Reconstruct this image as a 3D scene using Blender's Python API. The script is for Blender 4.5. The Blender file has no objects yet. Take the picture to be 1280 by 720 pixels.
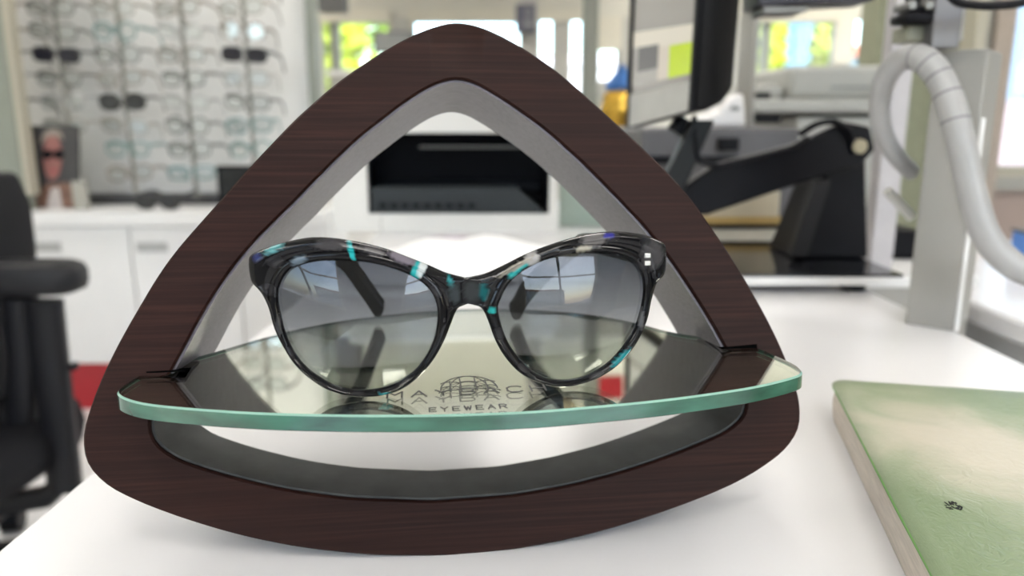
import bpy, bmesh, math, random
from mathutils import Vector, Matrix
random.seed(7)
S = bpy.context.scene
COL = S.collection

# ------------------------------------------------------------------ camera
PITCH = math.radians(12.3)
CAM_Z = 0.9636
FPX = 960.0
cam_data = bpy.data.cameras.new('camera')
cam_data.sensor_width = 36.0
cam_data.lens = 36.0 * FPX / 1280.0
cam_data.clip_start = 0.01
cam_data.clip_end = 200
cam_data.dof.use_dof = True
cam_data.dof.focus_distance = 0.272
cam_data.dof.aperture_fstop = 7.8
cam = bpy.data.objects.new('camera', cam_data)
COL.objects.link(cam)
cam.location = (0, 0, CAM_Z)
cam.rotation_euler = (math.radians(90) - PITCH, 0, 0)
S.camera = cam

# ------------------------------------------------------------------ sky, sun, exposure
S.view_settings.view_transform = 'Standard'
S.view_settings.look = 'None'
S.view_settings.gamma = 1.0
S.view_settings.use_curve_mapping = False
S.view_settings.exposure = 0.0
W = bpy.data.worlds.new('sky')
S.world = W
W.use_nodes = True
nt = W.node_tree
sky = nt.nodes.new('ShaderNodeTexSky')
sky.sky_type = 'NISHITA'
sky.sun_disc = False
sky.sun_elevation = math.radians(50)
sky.sun_rotation = math.radians(150)
sky.dust_density = 2.2
nt.links.new(sky.outputs[0], nt.nodes['Background'].inputs['Color'])
nt.nodes['Background'].inputs['Strength'].default_value = 1.15
sun_d = bpy.data.lights.new('sun', 'SUN')
sun_d.energy = 5.0
sun_d.angle = math.radians(0.6)
sun_d.color = (1.0, 0.95, 0.85)
sun = bpy.data.objects.new('sun', sun_d)
COL.objects.link(sun)
sun.rotation_euler = (math.radians(42), 0, math.radians(35))
LED_STRENGTH = 14.8

# ------------------------------------------------------------------ colour and materials
def lin(c):
    return tuple((x / 12.92 if x <= 0.04045 else ((x + 0.055) / 1.055) ** 2.4) for x in c)

def rgb(r, g, b):
    return lin((r / 255, g / 255, b / 255))

MATS = {}
def mat(name, color, rough=0.5, metal=0.0, spec=0.5, var=0.06, scale=40.0, bump=0.0, coat=0.0, trans=0.0, emit=None, stretch=None, ior=1.5):
    """procedural principled material: colour broken up by a noise texture in object space"""
    if name in MATS:
        return MATS[name]
    m = bpy.data.materials.new(name)
    m.use_nodes = True
    n = m.node_tree
    p = n.nodes['Principled BSDF']
    tc = n.nodes.new('ShaderNodeTexCoord')
    mp = n.nodes.new('ShaderNodeMapping')
    if stretch:
        mp.inputs['Scale'].default_value = stretch
    nz = n.nodes.new('ShaderNodeTexNoise')
    nz.inputs['Scale'].default_value = scale
    nz.inputs['Detail'].default_value = 4
    n.links.new(tc.outputs['Object'], mp.inputs['Vector'])
    n.links.new(mp.outputs[0], nz.inputs['Vector'])
    rp = n.nodes.new('ShaderNodeValToRGB')
    rp.color_ramp.elements[0].position = 0.3
    rp.color_ramp.elements[1].position = 0.7
    rp.color_ramp.elements[0].color = tuple(c * (1 - var) for c in color) + (1,)
    rp.color_ramp.elements[1].color = tuple(min(1, c * (1 + var)) for c in color) + (1,)
    n.links.new(nz.outputs['Fac'], rp.inputs['Fac'])
    n.links.new(rp.outputs['Color'], p.inputs['Base Color'])
    p.inputs['Roughness'].default_value = rough
    p.inputs['Metallic'].default_value = metal
    p.inputs['Specular IOR Level'].default_value = spec
    p.inputs['Coat Weight'].default_value = coat
    p.inputs['Coat Roughness'].default_value = 0.03
    p.inputs['Transmission Weight'].default_value = trans
    p.inputs['IOR'].default_value = ior
    if bump:
        b = n.nodes.new('ShaderNodeBump')
        b.inputs['Strength'].default_value = bump
        b.inputs['Distance'].default_value = 0.001
        n.links.new(nz.outputs['Fac'], b.inputs['Height'])
        n.links.new(b.outputs['Normal'], p.inputs['Normal'])
    if emit:
        p.inputs['Emission Color'].default_value = tuple(emit[0]) + (1,)
        p.inputs['Emission Strength'].default_value = emit[1]
    MATS[name] = m
    return m

def wood_material():
    m = bpy.data.materials.new('dark_walnut_veneer')
    m.use_nodes = True
    n = m.node_tree
    p = n.nodes['Principled BSDF']
    tc = n.nodes.new('ShaderNodeTexCoord')
    def noise(sc, scale, detail=6, dist=0.0):
        mp = n.nodes.new('ShaderNodeMapping')
        mp.inputs['Scale'].default_value = sc
        nz = n.nodes.new('ShaderNodeTexNoise')
        nz.inputs['Scale'].default_value = scale
        nz.inputs['Detail'].default_value = detail
        nz.inputs['Distortion'].default_value = dist
        n.links.new(tc.outputs['Object'], mp.inputs['Vector'])
        n.links.new(mp.outputs[0], nz.inputs['Vector'])
        return nz
    fine = noise((14, 60, 700), 1.0, 8, 0.3)
    band = noise((5, 20, 75), 1.0, 5, 0.6)
    r1 = n.nodes.new('ShaderNodeValToRGB')
    r1.color_ramp.elements[0].position = 0.32
    r1.color_ramp.elements[1].position = 0.70
    r1.color_ramp.elements[0].color = (0.0140, 0.0052, 0.0040, 1)
    r1.color_ramp.elements[1].color = (0.0295, 0.0122, 0.0092, 1)
    e = r1.color_ramp.elements.new(0.5)
    e.color = (0.0195, 0.0076, 0.0058, 1)
    r2 = n.nodes.new('ShaderNodeValToRGB')
    r2.color_ramp.elements[0].position = 0.35
    r2.color_ramp.elements[1].position = 0.68
    r2.color_ramp.elements[0].color = (0.90, 0.92, 0.94, 1)
    r2.color_ramp.elements[1].color = (1.16, 1.05, 1.0, 1)
    mx = n.nodes.new('ShaderNodeMixRGB')
    mx.blend_type = 'MULTIPLY'
    mx.inputs['Fac'].default_value = 1.0
    n.links.new(fine.outputs['Fac'], r1.inputs['Fac'])
    n.links.new(band.outputs['Fac'], r2.inputs['Fac'])
    n.links.new(r1.outputs['Color'], mx.inputs['Color1'])
    n.links.new(r2.outputs['Color'], mx.inputs['Color2'])
    n.links.new(mx.outputs['Color'], p.inputs['Base Color'])
    p.inputs['Roughness'].default_value = 0.5
    p.inputs['Specular IOR Level'].default_value = 0.12
    b = n.nodes.new('ShaderNodeBump')
    b.inputs['Strength'].default_value = 0.12
    b.inputs['Distance'].default_value = 0.0004
    n.links.new(fine.outputs['Fac'], b.inputs['Height'])
    n.links.new(b.outputs['Normal'], p.inputs['Normal'])
    return m

def pane_material(name, tint, ior=1.45, gloss=1.0):
    m = bpy.data.materials.new(name)
    m.use_nodes = True
    n = m.node_tree
    n.nodes.remove(n.nodes['Principled BSDF'])
    out = n.nodes['Material Output']
    t = n.nodes.new('ShaderNodeBsdfTransparent')
    t.inputs['Color'].default_value = tuple(tint) + (1,)
    g = n.nodes.new('ShaderNodeBsdfGlossy')
    g.inputs['Roughness'].default_value = 0.0
    f = n.nodes.new('ShaderNodeFresnel')
    gb_ = n.nodes.new('ShaderNodeNewGeometry')      # the same reflectance on the way in and on the way out
    mi = n.nodes.new('ShaderNodeMath'); mi.operation = 'MULTIPLY_ADD'
    mi.inputs[1].default_value = 1.0 / ior - ior
    mi.inputs[2].default_value = ior
    n.links.new(gb_.outputs['Backfacing'], mi.inputs[0])
    n.links.new(mi.outputs[0], f.inputs['IOR'])
    mx = n.nodes.new('ShaderNodeMixShader')
    n.links.new(f.outputs[0], mx.inputs[0])
    n.links.new(t.outputs[0], mx.inputs[1])
    n.links.new(g.outputs[0], mx.inputs[2])
    n.links.new(mx.outputs[0], out.inputs['Surface'])
    return m

def lens_material():
    """grey gradient lens: dark at the top edge, nearly clear at the bottom (z in the lens' own space)"""
    m = pane_material('gradient_lens', (0.5, 0.5, 0.5), 1.55)
    n = m.node_tree
    t = [x for x in n.nodes if x.type == 'BSDF_TRANSPARENT'][0]
    tc = n.nodes.new('ShaderNodeTexCoord')
    sp = n.nodes.new('ShaderNodeSeparateXYZ')
    mr = n.nodes.new('ShaderNodeMapRange')
    mr.inputs['From Min'].default_value = 0.002
    mr.inputs['From Max'].default_value = 0.045
    cr = n.nodes.new('ShaderNodeValToRGB')
    cr.color_ramp.elements[0].position = 0.0
    cr.color_ramp.elements[0].color = (0.72, 0.745, 0.73, 1)
    cr.color_ramp.elements[1].position = 1.0
    cr.color_ramp.elements[1].color = (0.27, 0.29, 0.33, 1)
    e = cr.color_ramp.elements.new(0.45)
    e.color = (0.52, 0.54, 0.56, 1)
    n.links.new(tc.outputs['Object'], sp.inputs[0])
    n.links.new(sp.outputs['Z'], mr.inputs['Value'])
    n.links.new(mr.outputs[0], cr.inputs['Fac'])
    n.links.new(cr.outputs['Color'], t.inputs['Color'])
    return m

def vertex_color_material(name, rough, coat=0.0, emit=0.0, spec=0.5):
    m = bpy.data.materials.new(name)
    m.use_nodes = True
    n = m.node_tree
    p = n.nodes['Principled BSDF']
    a = n.nodes.new('ShaderNodeVertexColor')
    a.layer_name = 'pattern'
    n.links.new(a.outputs['Color'], p.inputs['Base Color'])
    p.inputs['Roughness'].default_value = rough
    p.inputs['Coat Weight'].default_value = coat
    p.inputs['Specular IOR Level'].default_value = spec
    if emit:
        n.links.new(a.outputs['Color'], p.inputs['Emission Color'])
        p.inputs['Emission Strength'].default_value = emit
    return m

# ------------------------------------------------------------------ mesh helpers
class MB:
    def __init__(self):
        self.v, self.f, self.mi, self.c = [], [], [], []
    def add(self, vs, fs, mi=0, cols=None):
        o = len(self.v)
        self.v += [tuple(x) for x in vs]
        self.f += [tuple(i + o for i in q) for q in fs]
        self.mi += [mi] * len(fs)
        if cols:
            self.c += cols
    def box(self, c, s, rot=None, mi=0):
        x, y, z = s[0] / 2, s[1] / 2, s[2] / 2
        vs = [Vector(p) for p in ((-x,-y,-z),(x,-y,-z),(x,y,-z),(-x,y,-z),(-x,-y,z),(x,-y,z),(x,y,z),(-x,y,z))]
        if rot is not None:
            vs = [rot @ p for p in vs]
        vs = [p + Vector(c) for p in vs]
        self.add(vs, [(0,3,2,1),(4,5,6,7),(0,1,5,4),(1,2,6,5),(2,3,7,6),(3,0,4,7)], mi)
    def span(self, a, b, mi=0):
        self.box([(a[i] + b[i]) / 2 for i in range(3)], [abs(b[i] - a[i]) for i in range(3)], None, mi)
    def prism(self, ring_a, ring_b, mi=0, side=None, caps=True):
        n = len(ring_a)
        fs = [(i, (i + 1) % n, n + (i + 1) % n, n + i) for i in range(n)]
        self.add(list(ring_a) + list(ring_b), fs, mi if side is None else side)
        if caps:
            self.add(list(ring_a), [tuple(range(n))[::-1]], mi)
            self.add(list(ring_b), [tuple(range(n))], mi)
    def tube(self, pts, r, n=12, mi=0, caps=True, flat=None, up=(0, 0, 1)):
        """sweep; r is a number or a list of (half width, half height) per point"""
        pts = [Vector(p) for p in pts]
        rings = []
        for i, p in enumerate(pts):
            d = (pts[min(i + 1, len(pts) - 1)] - pts[max(i - 1, 0)]).normalized()
            u = Vector(up)
            s = d.cross(u)
            if s.length < 1e-4:
                s = d.cross(Vector((0, 1, 0)))
            s.normalize()
            u = s.cross(d).normalized()
            ri = r[i] if isinstance(r, (list, tuple)) else r
            a, b = ri if isinstance(ri, (list, tuple)) else (ri, ri)
            ex = flat or 1.0
            ring = []
            for k in range(n):
                t = 2 * math.pi * k / n
                cx, sy = math.cos(t), math.sin(t)
                cx = math.copysign(abs(cx) ** ex, cx)
                sy = math.copysign(abs(sy) ** ex, sy)
                ring.append(p + s * a * cx + u * b * sy)
            rings.append(ring)
        vs = [q for ring in rings for q in ring]
        fs = []
        for i in range(len(pts) - 1):
            for k in range(n):
                fs.append((i*n+k, i*n+(k+1) % n, (i+1)*n+(k+1) % n, (i+1)*n+k))
        if caps:
            fs.append(tuple(range(n))[::-1])
            fs.append(tuple((len(pts)-1)*n+k for k in range(n)))
        self.add(vs, fs, mi)
    def cyl(self, a, b, r, n=24, mi=0):
        self.tube([a, b], r, n, mi)
    def loft(self, rings, mi=0, closed=True, cyc=False):
        n = len(rings[0])
        fs = []
        m = len(rings)
        for i in range(m if cyc else m - 1):
            j = (i + 1) % m
            for k in range(n if closed else n - 1):
                fs.append((i*n+k, i*n+(k+1) % n, j*n+(k+1) % n, j*n+k))
        self.add([p for r in rings for p in r], fs, mi)
    def build(self, name, m, parent=None, bevel=0.0, smooth=35, seg=2, fix=True):
        me = bpy.data.meshes.new(name)
        me.from_pydata(self.v, [], self.f)
        ms = m if isinstance(m, (list, tuple)) else [m]
        for x in ms:
            me.materials.append(x)
        me.polygons.foreach_set('material_index', self.mi)
        if self.c:
            at_ = me.color_attributes.new('pattern', 'FLOAT_COLOR', 'POINT')
            for i, c in enumerate(self.c):
                at_.data[i].color = tuple(c) + (1,)
        if fix:
            bm = bmesh.new()
            bm.from_mesh(me)
            bmesh.ops.remove_doubles(bm, verts=bm.verts, dist=1e-6)
            bmesh.ops.recalc_face_normals(bm, faces=bm.faces)
            bm.to_mesh(me)
            bm.free()
        if smooth:
            me.polygons.foreach_set('use_smooth', [True] * len(me.polygons))
            me.set_sharp_from_angle(angle=math.radians(smooth))
        o = bpy.data.objects.new(name, me)
        COL.objects.link(o)
        if parent is not None:
            o.parent = parent
        if bevel:
            bv = o.modifiers.new('bevel', 'BEVEL')
            bv.width = bevel
            bv.segments = seg
            bv.limit_method = 'ANGLE'
            bv.angle_limit = math.radians(40)
        return o

def B(*spans):
    m = MB()
    for a, b in spans:
        m.span(a, b)
    return m

def tag(o, label=None, cat=None, group=None, kind=None):
    if label: o['label'] = label
    if cat: o['category'] = cat
    if group: o['group'] = group
    if kind: o['kind'] = kind
    return o

def thing(name, label, cat, loc=(0, 0, 0), group=None, mw=None):
    o = bpy.data.objects.new(name, None)
    o.empty_display_size = 0.05
    COL.objects.link(o)
    if mw is not None:
        o.matrix_world = mw
    else:
        o.location = loc
    return tag(o, label, cat, group)

def struct(name, mb, m, parent=None, **k):
    o = mb.build(name, m, parent, **k)
    o['kind'] = 'structure'
    return o

cP, sP = math.cos(PITCH), math.sin(PITCH)
def ray(px, py):
    x, y = px - 640.0, py - 360.0
    return Vector((x, -y * sP + FPX * cP, -y * cP - FPX * sP))
def at(px, py, Y):
    """surveyed point: sight line through a measured image position, met at real distance Y"""
    d = ray(px, py)
    return Vector((0, 0, CAM_Z)) + d * (Y / d.y)
def spline(pts, n=8, closed=False):
    pts = [Vector(p) for p in pts]
    N = len(pts)
    out = []
    for i in range(N if closed else N - 1):
        if closed:
            p0, p1, p2, p3 = pts[i-1], pts[i], pts[(i+1) % N], pts[(i+2) % N]
        else:
            p0, p1, p2, p3 = pts[max(i-1, 0)], pts[i], pts[i+1], pts[min(i+2, N-1)]
        for k in range(n):
            t = k / n
            out.append(0.5 * ((2*p1) + (-p0+p2)*t + (2*p0-5*p1+4*p2-p3)*t*t + (-p0+3*p1-3*p2+p3)*t**3))
    if not closed:
        out.append(pts[-1])
    return out

# ------------------------------------------------------------------ shared materials
M = {}
M['wood'] = wood_material()
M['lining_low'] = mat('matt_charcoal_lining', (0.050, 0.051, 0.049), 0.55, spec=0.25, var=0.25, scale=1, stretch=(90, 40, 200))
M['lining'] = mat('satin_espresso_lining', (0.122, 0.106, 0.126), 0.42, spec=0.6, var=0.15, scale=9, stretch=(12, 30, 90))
M['white_gloss'] = mat('glossy_white_laminate', (0.80, 0.79, 0.795), 0.22, spec=0.5, var=0.015, scale=6)
M['white_satin'] = mat('white_lacquer', (0.78, 0.775, 0.765), 0.35, var=0.02, scale=8)
M['white_plastic'] = mat('off_white_plastic', (0.66, 0.65, 0.62), 0.4, var=0.03, scale=20)
M['grey_plastic'] = mat('light_grey_plastic', (0.40, 0.40, 0.37), 0.45, var=0.04, scale=15)
M['post_grey'] = mat('warm_white_powder_coat', (0.31, 0.30, 0.275), 0.45, var=0.03, scale=30)
M['black_plastic'] = mat('black_plastic', (0.005, 0.005, 0.007), 0.42, spec=.14, var=0.2, scale=60)
M['black_gloss'] = mat('gloss_black', (0.006, 0.006, 0.008), 0.08, var=0.2, scale=30)
M['dark_grey'] = mat('dark_grey_plastic', (0.055, 0.055, 0.06), 0.45, var=0.1, scale=40)
M['mid_grey'] = mat('mid_grey_metal', (0.22, 0.22, 0.21), 0.4, metal=0.3, var=0.06, scale=30)
M['steel'] = mat('brushed_steel', (0.55, 0.54, 0.52), 0.28, metal=1.0, var=0.06, scale=30)
M['red'] = mat('red_laminate', (0.42, 0.012, 0.022), 0.35, var=0.06, scale=10)
M['paper'] = mat('white_paper', (0.84, 0.84, 0.84), 0.7, var=0.02, scale=50)
M['cream'] = mat('cream_paint', (0.52, 0.49, 0.40), 0.6, var=0.03, scale=5)
M['wall'] = mat('warm_grey_paint', (0.50, 0.485, 0.42), 0.7, var=0.03, scale=3)
M['pier'] = mat('pale_stone_paint', (0.38, 0.37, 0.335), 0.6, var=0.03, scale=4)
M['sage'] = mat('grey_green_aluminium', (0.25, 0.27, 0.23), 0.4, var=0.04, scale=12)
M['pink_wall'] = mat('pinkish_beige_paint', (0.46, 0.36, 0.31), 0.7, var=0.04, scale=4)
M['pane'] = pane_material('window_glass', (0.95, 0.97, 0.96))

# ------------------------------------------------------------------ the room shell
RX0, RX1, RY0, RY1, RZ = -3.2, 4.1, -2.6, 8.0, 2.75
struct('floor', B(((RX0 - .1, RY0 - .1, -.1), (RX1 + .1, RY1 + .1, 0))), mat('pale_vinyl_floor', (0.74, 0.73, 0.72), 0.3, var=0.03, scale=2), smooth=0)
struct('ceiling', B(((RX0 - .1, RY0 - .1, RZ), (RX1 + .1, RY1 + .1, RZ + .1))), mat('ceiling_paint', (0.88, 0.87, 0.83), 0.8, var=0.02, scale=3), smooth=0)
struct('wall_left', B(((RX0 - .1, RY0, 0), (RX0, RY1, RZ))), M['wall'], smooth=0)
struct('wall_right', B(((RX1, RY0, 0), (RX1 + .1, 4.2, RZ)), ((RX1, 4.2, 0), (RX1 + .1, RY1, .25)), ((RX1, 4.2, 2.3), (RX1 + .1, RY1, RZ)), ((RX1, 7.7, .25), (RX1 + .1, RY1, 2.3))), M['wall'], smooth=0)
struct('window_11', B(((RX1 + .04, 4.2, .25), (RX1 + .046, 7.7, 2.3))), pane_material('side_window_glass', (.95, .97, .96)), smooth=0)

def window(idx, x0, x1, z0, z1, y, mullions=(), rails=(), fm=None, pane_y=None, fw=.05):
    """aluminium frame with glass set between the reveals; the pane is a child of the frame"""
    fm = fm or M['cream']
    m = MB()
    m.span((x0, y - .03, z0), (x1, y + .03, z0 + fw)); m.span((x0, y - .03, z1 - fw), (x1, y + .03, z1))
    m.span((x0, y - .03, z0 + fw), (x0 + fw, y + .03, z1 - fw)); m.span((x1 - fw, y - .03, z0 + fw), (x1, y + .03, z1 - fw))
    w = struct('window_%d' % idx, m, fm, smooth=0)
    for mx, mw in mullions:
        B(((mx - mw / 2, y - .028, z0 + fw), (mx + mw / 2, y + .028, z1 - fw))).build('mullion', M['sage'], w, smooth=0)
    for rz, rw in rails:
        B(((x0 + fw, y - .02, rz - rw / 2), (x1 - fw, y + .02, rz + rw / 2))).build('rail', fm, w, smooth=0)
    B(((x0 + fw, y - .004, z0 + fw), (x1 - fw, y + .004, z1 - fw))).build('pane', M['pane'], w, smooth=0)
    return w

YF = RY1
def xf(px, py=60): return at(px, py, YF).x
def zf(py): return at(640, py, YF).z
ZS, ZH = zf(122), zf(22)                    # sill and head of the shop front
wins = [(397, 491), (513, 655), (672, 693), (711, 729), (747, 774), (930, 1046), (1062, 1092)]
m = MB()
m.span((RX0, YF, 0), (RX1, YF + .14, ZS)); m.span((RX0, YF, ZH), (RX1, YF + .14, RZ))
struct('wall_front', m, M['wall'], smooth=0)
edges = [RX0] + [q for w in wins for q in (xf(w[0]), xf(w[1]))] + [RX1]
for i in range(0, len(edges), 2):
    struct('trim_%d' % (i // 2 + 1), B(((edges[i], YF - .02, ZS), (edges[i + 1], YF + .14, ZH))), M['sage'] if i == 8 else M['pier'], smooth=0)
for i, w in enumerate(wins):
    x0, x1 = xf(w[0]), xf(w[1])
    mul = {0: [(xf(418), .10)], 5: [(xf(958), .10)]}.get(i, [])
    window(i + 1, x0, x1, ZS, ZH, YF + .05, mul, fw=.045 if x1 - x0 > .3 else .02)
struct('trim_25', B(((xf(746), YF - .05, zf(63)), (xf(776), YF + .02, ZH))), M['cream'], smooth=0)
struct('trim_26', B(((xf(746), YF - .05, ZS), (xf(776), YF + .02, zf(101)))), M['pier'], smooth=0)
struct('trim_20', B(((xf(398), YF - .05, zf(28)), (xf(490), YF - .021, zf(12)))), M['cream'], smooth=0)
struct('trim_21', B(((xf(512), YF - .05, zf(27)), (xf(735), YF - .021, zf(13)))), M['cream'], smooth=0)
struct('trim_22', B(((xf(935), YF - .05, zf(27)), (xf(1062), YF - .021, zf(14)))), M['cream'], smooth=0)
struct('trim_23', B(((xf(1040), YF - .06, zf(80)), (xf(1064), YF - .021, zf(14)))), M['cream'], smooth=0)

struct('trim_24', B(((RX0, YF - .03, at(640, -6, YF).z), (RX1, YF - .001, RZ))), mat('ivory_reflection_band', (.86, .85, .76), .6, var=.02, scale=3), smooth=0)  # unseen pale band, added to brighten what the glass shelf mirrors

# the wall behind the photographer, with two shop windows
m = MB()
yb = RY0
m.span((RX0, yb - .12, 0), (RX1, yb, .7)); m.span((RX0, yb - .12, 2.35), (RX1, yb, RZ))
bw = [(-2.8, -.9), (.4, 2.6)]
xs = [RX0] + [q for w in bw for q in w] + [RX1]
for i in range(0, len(xs), 2):
    m.span((xs[i], yb - .12, .7), (xs[i + 1], yb, 2.35))
struct('wall_back', m, mat('grey_back_wall', (0.30, 0.30, 0.29), 0.7, var=0.04, scale=3), smooth=0)
for i, w in enumerate(bw):
    window(8 + i, w[0], w[1], .7, 2.35, yb - .06, [((w[0] + w[1]) / 2, .05)], [(1.7, .04)])

# right hand partition wall with its window and door trims
YR = 2.3
pR = lambda px, py: at(px, py, YR)
xa, xb, xc = pR(1086, 100).x, pR(1236, 100).x, RX1
zsill = pR(1260, 236).z
struct('wall_right_partition', B(((xb, YR, 0), (xc, YR + .1, zsill))), M['pink_wall'], smooth=0)
struct('trim_30', B(((pR(1208, 100).x, YR - .06, 0), (xb - .045, YR + .1, RZ))), M['pier'], smooth=0)
struct('trim_31', B(((xb - .045, YR - .08, 0), (xb + .01, YR + .1, RZ))), mat('beige_door_frame', (0.44, 0.37, 0.31), 0.5), smooth=0)
struct('trim_32', B(((pR(1193, 60).x, YR - .1, 0), (pR(1206, 60).x, YR + .1, RZ))), M['cream'], smooth=0)
struct('trim_33', B(((xb + .011, YR - .05, zsill), (xc, YR + .1, zsill + .035))), M['pier'], smooth=0)
window(10, xb + .011, xc - .01, zsill + .035, 2.3, YR + .06, fw=.03)
struct('wall_right_header', B(((xb + .011, YR, 2.3), (xc, YR + .1, RZ))), M['pink_wall'], smooth=0)
struct('wall_green', B(((pR(1088, 100).x, YR - .02, 0), (pR(1192, 100).x, YR + .1, RZ))), mat('sage_green_wall', (0.27, 0.28, 0.19), 0.7), smooth=0)

# ------------------------------------------------------------------ ceiling lights
m_led = mat('led_diffuser', (0.9, 0.9, 0.9), 0.5, emit=((1.0, 0.955, 0.90), LED_STRENGTH))
k = 0
where = ['behind the photographer', 'above the white desk', 'over the copier', 'in the middle of the shop', 'added far down the shop', 'by the shop front']
for iy, y in enumerate((-2.1, -1.1, 1.95, 4.6, 6.0, 7.2)):  # the unseen row far down the shop is added to brighten the front wall
    for ix, x in enumerate(((-1.9, .1, 2.1), (-1.9, .1, 2.1), (-1.9, .1, 2.1), (-1.7, .1, 3.0), (-2.4, 1.7, 3.4), (-2.4, 1.7, 3.4))[iy]):
        t = thing('ceiling_light', 'square LED ceiling panel %s, %s of its row of three' % (where[iy], ('left', 'middle', 'right')[ix]), 'ceiling light', (x, y, RZ), 'ceiling LED panels')
        f = MB()
        for sx in (-1, 1):
            f.box((sx * .31, 0, -.02), (.02, .64, .04)); f.box((0, sx * .31, -.02), (.6, .02, .04))
        f.build('frame', M['white_satin'], t, smooth=0)
        B(((-.3, -.3, -.03), (.3, .3, -.006))).build('diffuser', m_led, t, smooth=0)

# ------------------------------------------------------------------ outdoors, seen through the windows
struct('ground', B(((-40, RY1 + .2, -.2), (40, 60, -.05)), ((-40, -30, -.2), (40, RY0 - .2, -.05))), mat('pale_paving', (0.5, 0.48, 0.44), 0.9, var=0.1, scale=1), smooth=0)
def leaf_mat(name, c):
    return mat(name, c, 0.6, var=0.35, scale=1.5)
def tree(label, x, y, h, r, col, name='leafy_tree', n=240):
    t = thing(name, label, 'tree', (x, y, -.05), 'trees outside the shop front')
    tr = MB()
    tr.tube([(0, 0, 0), (.03, 0, h * .45), (0, .02, h * .75)], [.10, .08, .05], 8)
    tr.build('trunk', mat('bark', (0.12, 0.09, 0.06), 0.9), t)
    c = MB()
    rnd = random.Random(int(x * 100) + 5)
    for i in range(n):
        d = Vector((rnd.gauss(0, 1), rnd.gauss(0, 1), rnd.gauss(0, 1))).normalized() * rnd.uniform(.55, 1)
        p = Vector((d.x * r, d.y * r, h * .62 + d.z * h * .42))
        a = Vector((rnd.uniform(-1, 1), rnd.uniform(-1, 1), rnd.uniform(-1, 1))).normalized()
        b2 = a.orthogonal().normalized()
        s = rnd.uniform(.12, .24)
        q = [p + a * s, p + b2 * s * .6, p - a * s, p - b2 * s * .6]
        c.add(q, [(0, 1, 2, 3)])
    tag(c.build('foliage', col, t, smooth=0, fix=False), kind='stuff')
    return t
g1 = leaf_mat('yellow_green_leaves', (0.36, 0.43, 0.035))
g2 = leaf_mat('fresh_green_leaves', (0.22, 0.33, 0.05))
def xo(px, Y): return at(px, 60, Y).x
tree('bright yellow green tree outside the window at the left of the wooden arch', xo(425, 13), 13, 3.4, .42, g1)
tree('pale green tree outside, right of the bright white window strip', xo(470, 15), 15, 3.2, .8, g2)
tree('tall yellow green tree outside, at the left side of the right hand window', xo(948, 12.5), 12.5, 3.5, .20, g1)
tree('narrow yellow green tree outside, just right of the dark mullion', xo(968, 14), 14, 3.3, .15, g1)
tree('small yellow green tree outside, right of the blue and red building', xo(1030, 12.5), 12.5, 3.2, .16, g1)
def house(name, label, x0, x1, y, h, wallm, roofm, bands):
    t = thing(name, label, 'building', ((x0 + x1) / 2, y, -.05))
    w = (x1 - x0) / 2
    B(((-w, 0, 0), (w, 3, h))).build('wall', wallm, t, smooth=0)
    r = MB()
    r.prism([(-w - .1, -.1, h), (w + .1, -.1, h), (w + .1, 3.1, h)][:2] + [(w + .1, 3.1, h), (-w - .1, 3.1, h)], [(-w * .8, .6, h + .35), (w * .8, .6, h + .35), (w * .8, 2.4, h + .35), (-w * .8, 2.4, h + .35)])
    r.build('roof', roofm, t, smooth=0)
    for a, b_, z0, z1, mm, nm in bands:
        B(((a, -.06, z0), (b_, -.001, z1))).build(nm, mm, t, smooth=0)
    return t
blue = mat('sky_blue_render', (0.10, 0.24, 0.33), 0.8)
terra = mat('terracotta_paint', (0.38, 0.11, 0.055), 0.8)
wht = mat('white_render', (0.85, 0.85, 0.85), 0.8)
house('building', 'sky blue building with a red and a white wall panel, across the street at right', xo(975, 16), xo(1028, 16), 16, 3.3, blue, terra,
      [(-.45, .0, 1.0, 1.62, terra, 'panel'), (-.1, .45, 1.0, 1.45, wht, 'panel'), (.02, .45, 1.45, 1.78, mat('dusty_pink_render', (0.36, 0.23, 0.20), 0.8), 'panel')])
house('building', 'small pale blue house seen through the narrow window beside the grey copier', xo(1062, 19), xo(1085, 19), 19, 2.5, blue, terra, [(-.3, .3, .9, 1.5, terra, 'panel')])
house('building', 'white building outside the middle windows behind the wooden arch', xo(520, 22), xo(790, 22), 22, 2.5, wht, wht, [(-1.0, -.2, 1.0, 1.8, M['sage'], 'shutter')])
house('building', 'pale blue building with a pink wall panel outside the window at the right edge', 8.0, 14.5, 13.6, 3.4, mat('pale_blue_render', (0.20, 0.29, 0.42), 0.8), terra, [(-3.3, 3.3, .0, 1.35, mat('pink_render', (0.36, 0.28, 0.32), 0.8), 'panel')])

house('building', 'low pale parade added across the street behind the photographer to hide the mirrored horizon', -9.0, 9.0, -19.0, 2.9, mat('sandy_render', (.62, .58, .50), .8), terra,  # unseen building added to cover the orange horizon mirrored in the lenses
      [(x_, x_ + 1.4, .6, 2.2, M['sage'], 'shop_window') for x_ in (-8, -5.2, -2.4, .4, 3.2, 6.0)])
# ------------------------------------------------------------------ white desk
DX0, DX1, DZ = -.2, .352, .80
t = thing('desk', 'glossy white desk carrying the dark wooden eyewear display', 'desk', (0, 0, 0))
dm = MB(); dm.span((DX0, -.35, DZ - .03), (DX1, 1.62, DZ))
dm.build('tabletop', M['white_gloss'], t, bevel=.0015)
B(((DX0 + .02, -.3, 0), (DX0 + .05, 1.6, DZ - .03))).build('side_panel', M['white_satin'], t, smooth=0)
B(((DX1 - .05, -.3, 0), (DX1 - .02, 1.6, DZ - .03))).build('side_panel', M['white_satin'], t, smooth=0)

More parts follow.
